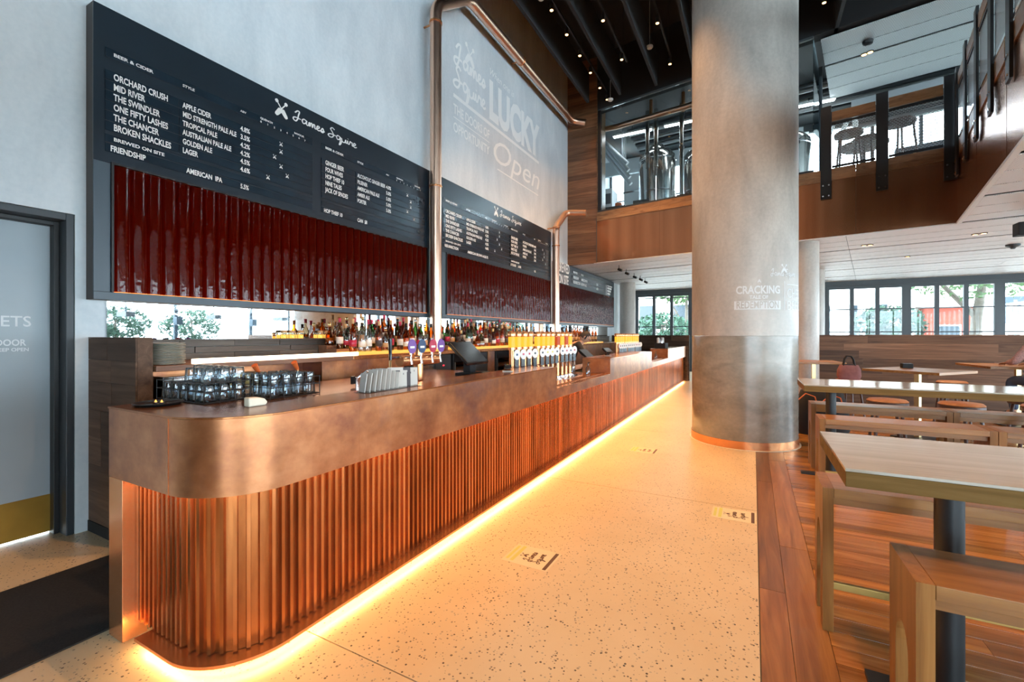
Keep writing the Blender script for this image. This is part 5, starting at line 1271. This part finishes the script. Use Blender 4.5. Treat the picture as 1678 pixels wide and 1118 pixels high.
simple('tall_cabinet', 'white tall equipment cabinet at the left of the brewery hall', 'cabinet', 'white_paint', aty(988, 300, 13.0)[0]-.3, aty(1003, 300, 13.0)[0], 13.0, 13.6, ZU, 5.75, .01, lambda t: B('control_panel', 'frame_grey', t, aty(990, 300, 13.0)[0], aty(1001, 300, 13.0)[0], 12.985, 12.999, 5.3, 5.6))
simple('wall_panel', 'pale grey insulated duct riser left of the brewing tank', 'duct', 'duct', aty(1022, 300, 14.5)[0], aty(1048, 300, 14.5)[0], 14.5, 15.2, ZU, 6.6, .01, lambda t: B('flange', 'chrome', t, aty(1022, 300, 14.5)[0]-.02, aty(1048, 300, 14.5)[0]+.02, 14.48, 15.22, 6.0, 6.05))
xb = aty(1012, 330, 12.4)[0]; t = thing('wheelie_bin', 'dark grey bin with lid standing behind the upper glazing', 'bin', (xb, 12.4, ZU)); MB().raw([(xb+sx*a, 12.4+sy*a, ZU+z) for z, a in ((0, .18), (.45, .24)) for sx, sy in ((-1, -1), (1, -1), (1, 1), (-1, 1))], [(3, 2, 1, 0), (4, 5, 6, 7), (0, 1, 5, 4), (1, 2, 6, 5), (2, 3, 7, 6), (3, 0, 4, 7)]).build('tub', 'frame_grey', t); B('lid', 'frame_dark', t, xb-.27, xb+.27, 12.13, 12.67, ZU+.451, ZU+.50, .01); B('sack', 'orange_trim', t, xb-.05, xb+.12, 12.3, 12.5, ZU+.501, ZU+.64, .03)
for i, u in enumerate((1052, 1124)):
    p = aty(u, 330, 11.6); t = thing('floor_sign', 'small black plate standing just inside the glass, %s one' % ('left', 'right')[i], 'sign', (p[0], 11.5, ZU), 0, 'black plates'); B('plate', 'black_metal', t, p[0]-.2, p[0]+.2, 11.49, 11.51, ZU+.12, ZU+.38); B('leg', 'black_metal', t, p[0]-.18, p[0]-.16, 11.48, 11.52, ZU, ZU+.12); B('leg', 'black_metal', t, p[0]+.16, p[0]+.18, 11.48, 11.52, ZU, ZU+.12)
S(MB().box(X0+.01, 1.2, 14.55, 14.65, 6.65, 7.12).build('wall_upper_beam', 'duct'))
for i, (x, y) in enumerate(((-3.0, 12.75), (-1.6, 12.75), (-.4, 12.3), (1.2, 13.2))):
    t = thing('light_batten', 'cool white light batten under the brewery hall ceiling, %s from the left' % ordn[i], 'lamp', (x, y, Z3-.1), 0, 'light battens')
    B('housing', 'white_paint', t, x-.55, x+.55, y-.06, y+.06, Z3-.05, Z3+.0, .004); B('tube', 'batten', t, x-.52, x+.52, y-.045, y+.045, Z3-.075, Z3-.0505)
    MB().tube([(x, y, Z3), (x, y, Z3+.249)], .008, 6).build('hanger', 'black_metal', t)
# services under the upper slab, and framed louvre
for i in range(7):
    y = 13.0+i*.27; o = MB().tube([(-3.2, y, Z3+.14), (9, y-1.2, Z3+.14)], .04+.015*(i % 3), 10).build('service_pipe', 'duct' if i % 2 else 'services', None, smooth=50); tag(o, 'service pipe under the upper slab, %s back from the glass' % ordn[i], 'pipe', 'service pipes of the upper ceiling')
t = thing('ceiling_louvre', 'pale framed ceiling louvre beyond the upper ceiling panels', 'louvre', (*M(-.6, -4.0), Z3-.22))
for a, b, c, d in ((-1.5, .4, -3.3, -3.42), (-1.5, .4, -4.7, -4.82), (-1.5, -1.38, -3.42, -4.7), (.28, .4, -3.42, -4.7)): OB('frame_bar', 'duct', t, a, b, d, c, Z3-.22, Z3-.02)
for i in range(8): OB('blade', 'services', t, -1.37, .27, -3.5-i*.15, -3.47-i*.15, Z3-.18, Z3-.06)
for i in range(14):
    p = M(-2.6+i*.3, -5.0); o = B('cable_tray_rung', 'duct', None, p[0]-.06, p[0]+.06, p[1]-.35, p[1]+.35, Z3-.02, Z3+.0); tag(o, 'white blade under the upper slab, %s from the left' % count(i), 'blade', 'row of white louvre blades')
# stools and table behind the balustrade
us = stool_proto(.23, .90, 'stool_wood', 'stool_wood'); us['label'] = 'dark timber stool behind the left balustrade mesh'; us['group'] = 'upper floor stools'; us.location = (*M(-1.47, -.42), ZU)
o = copy_tree(us, None, (*M(-1.20, -.95), ZU), 1); o['label'] = 'dark timber stool behind the balustrade, second from the glass'
o = copy_tree(us, None, (*M(-.72, -.42), ZU), 2); o['label'] = 'dark timber stool behind the right balustrade mesh'
t = thing('table', 'dark round high table behind the balustrade on the upper floor', 'table', (*M(-1.25, -1.7), ZU)); MB().lathe([(.42, .98), (.42, 1.02)], n=32).build('top', 'stool_wood', t, local=True); MB().lathe([(.2, 0), (.2, .02), (.035, .03), (.035, .97)], n=20).build('pedestal', 'black_metal', t, local=True)
t = thing('sofa', 'dark grey upholstered seat behind the right balustrade mesh', 'sofa', (*M(-.25, -1.6), ZU), -AM); B('base', 'frame_grey', t, -.5, .9, -.35, .35, .08, .42, .04, True); B('backrest', 'frame_grey', t, -.5, .9, .2, .38, .421, .85, .05, True); B('plinth', 'black_metal', t, -.45, .85, -.3, .3, 0, .079, 0, True)
p = M(2.2, 3.6); t = thing('lamp_panel', 'bright square light panel at the right edge of the upper gallery', 'lamp', (*p, 5.9)); OB('panel', 'lamp_panel', t, 1.9, 2.5, 3.3, 3.9, 6.4, 6.42); OB('rim', 'frame_grey', t, 1.86, 2.54, 3.26, 3.94, 6.421, 6.45)

# ================================================================== OUTDOORS
S(B('ground', 'paving', None, -60, 80, -60, 90, -.4, -.17))
def building(x0, x1, y0, y1, h, mat, label, wins, sign=None):
    t = thing('building', label, 'building', ((x0+x1)/2, y0, -.169)); B('wall', mat, t, x0, x1, y0, y1, -.169, h)
    for (a, b, za, zb) in wins: wn = B('window', 'white_paint', t, a-.06, b+.06, y0-.04, y0-.001, za-.06, zb+.06); B('window_glass', 'facade_glass', wn, a, b, y0-.05, y0-.041, za, zb)
    B('cornice', 'white_paint', t, x0-.1, x1+.1, y0-.2, y1, h, h+.25)
    return t
def wx(u, y): return aty(u, 549, y)[0]
YB = 31.0
building(-16, wx(1500, YB), YB, YB+9, 9, 'facade_cream', 'cream rendered building across the street behind the small columns', [(wx(u, YB), wx(u+14, YB), 1.0, 3.1) for u in (1346, 1391, 1440)]+[(-9+i*2.2, -8+i*2.2, 1.0, 3.4) for i in range(5)]+[(-9+i*2.2, -8+i*2.2, 5.0, 7.0) for i in range(8)])
building(wx(1515, YB), wx(1594, YB), YB-.5, YB+9, 2.85, 'facade_red', 'low red orange shop building across the street', [(wx(1532, YB), wx(1566, YB), .6, 1.9)])
tb = building(wx(1603, YB), wx(1760, YB), YB-.5, YB+9, 7, 'facade_cream', 'pale building with a blue shop sign across the street', [(wx(1642, YB), wx(1662, YB), .6, 1.5), (wx(1672, YB), wx(1700, YB), .6, 1.5)])
B('shop_sign', 'shop_blue', tb, wx(1636, YB), wx(1720, YB), YB-.62, YB-.51, 2.0, 3.3); letter(tb, fit('doqdbed', .95, 3.0), lambda a, b: (wx(1638, YB)+a, YB-.63, 2.45+b), 'letter_white', lift=(0, 0, 0))
def tree(x, y, h, r, n, mat, label, zc=None, lean=0, trunk=.16):
    t = thing('tree', label, 'tree', (x, y, -.169)); zc = zc or h*.75
    MB().tube([(x, y, -.169), (x+lean*.3, y, h*.3), (x+lean, y, h*.72)], trunk, 10, rs=[trunk, trunk*.8, trunk*.45]).build('trunk', 'bark', t, smooth=60)
    MB().tube([(x+lean*.3, y, h*.3), (x-r*.4, y, h*.6)], .08, 8, rs=[trunk*.55, trunk*.3]).tube([(x+lean*.6, y, h*.5), (x+r*.5, y+.3, h*.75)], .08, 8, rs=[trunk*.5, trunk*.25]).build('branch', 'bark', t, smooth=60)
    q = MB()
    for i in range(n):
        a = random.random()*6.283; b = math.acos(2*random.random()-1); rr = r*(.35+.65*random.random()**.5)
        if math.sin(a*5+b*4) < -.35: continue
        c = Vector((x+lean*.8+rr*math.sin(b)*math.cos(a), y+rr*math.sin(b)*math.sin(a), zc+rr*math.cos(b)*.62)); s = random.uniform(.07, .15)
        n1 = Vector((random.uniform(-1, 1), random.uniform(-1, 1), random.uniform(-1, 1))).normalized(); n2 = n1.orthogonal().normalized()
        q.raw([c-n1*s, c+n2*s*.5, c+n1*s, c-n2*s*.5], [(0, 1, 2, 3)])
    f = q.build('foliage', mat, t, kind='stuff')
YT = 24.5
tree(wx(1455, YT), YT, 3.4, 1.3, 2600, 'leaf_cool', 'small rounded street tree left of the wide window post', 1.9, 0, .08)
tree(wx(1592, YT-1), YT-1, 7.0, 3.6, 7000, 'leaf', 'large street tree with pale forked trunk outside the right windows', 5.0, .5, .2)
tree(wx(1085, YT), YT, 3.6, 1.5, 2600, 'leaf_cool', 'street tree outside the window beyond the far bar', 1.7, 0, .08)
tree(wx(1125, YT+2), YT+2, 5.6, 2.2, 3000, 'leaf', 'taller street tree outside the far window, partly behind the column', 4.4, 0, .12)
tree(15.5, 9.0, 3.0, 1.3, 2200, 'leaf_cool', 'potted terrace tree seen in the bar mirror, nearer one', 1.9, 0, .07)
tree(16.5, 12.5, 3.0, 1.4, 2200, 'leaf_cool', 'potted terrace tree seen in the bar mirror, farther one', 1.9, 0, .07)
for i, (x, y) in enumerate(((14.0, 7.2), (14.0, 10.6), (14.0, 14.0))):
    t = thing('awning_frame', 'steel terrace awning frame seen in the bar mirror, %s from the camera' % ordn[i], 'awning', (x, y, -.169))
    B('post', 'awning_steel', t, x-.07, x+.07, y-.07, y+.07, -.169, 2.6); MB().tube([(x-2.2, y-1.2, 3.3), (x, y, 2.55), (x+2.2, y+1.2, 1.8+1.2)], .06, 8).build('arm', 'awning_steel', t); MB().tube([(x-1.6, y-.9, 2.35), (x+1.0, y+.9, 2.3)], .03, 8).build('rail', 'duct', t); B('speaker', 'awning_steel', t, x-.35, x-.1, y-.12, y+.12, 1.9, 2.25)
    B('heater', 'services', t, x-.5, x+.3, y+1.4, y+1.7, 2.2, 2.4); MB().tube([(x-.1, y+1.55, 2.4), (x-.1, y+1.55, 3.2)], .03, 8).build('heater_stem', 'awning_steel', t); MB().tube([(x-.1, y+1.55, 3.2), (x-.1, y, 2.9), (x, y, 2.6)], .03, 8).build('heater_arm', 'awning_steel', t)
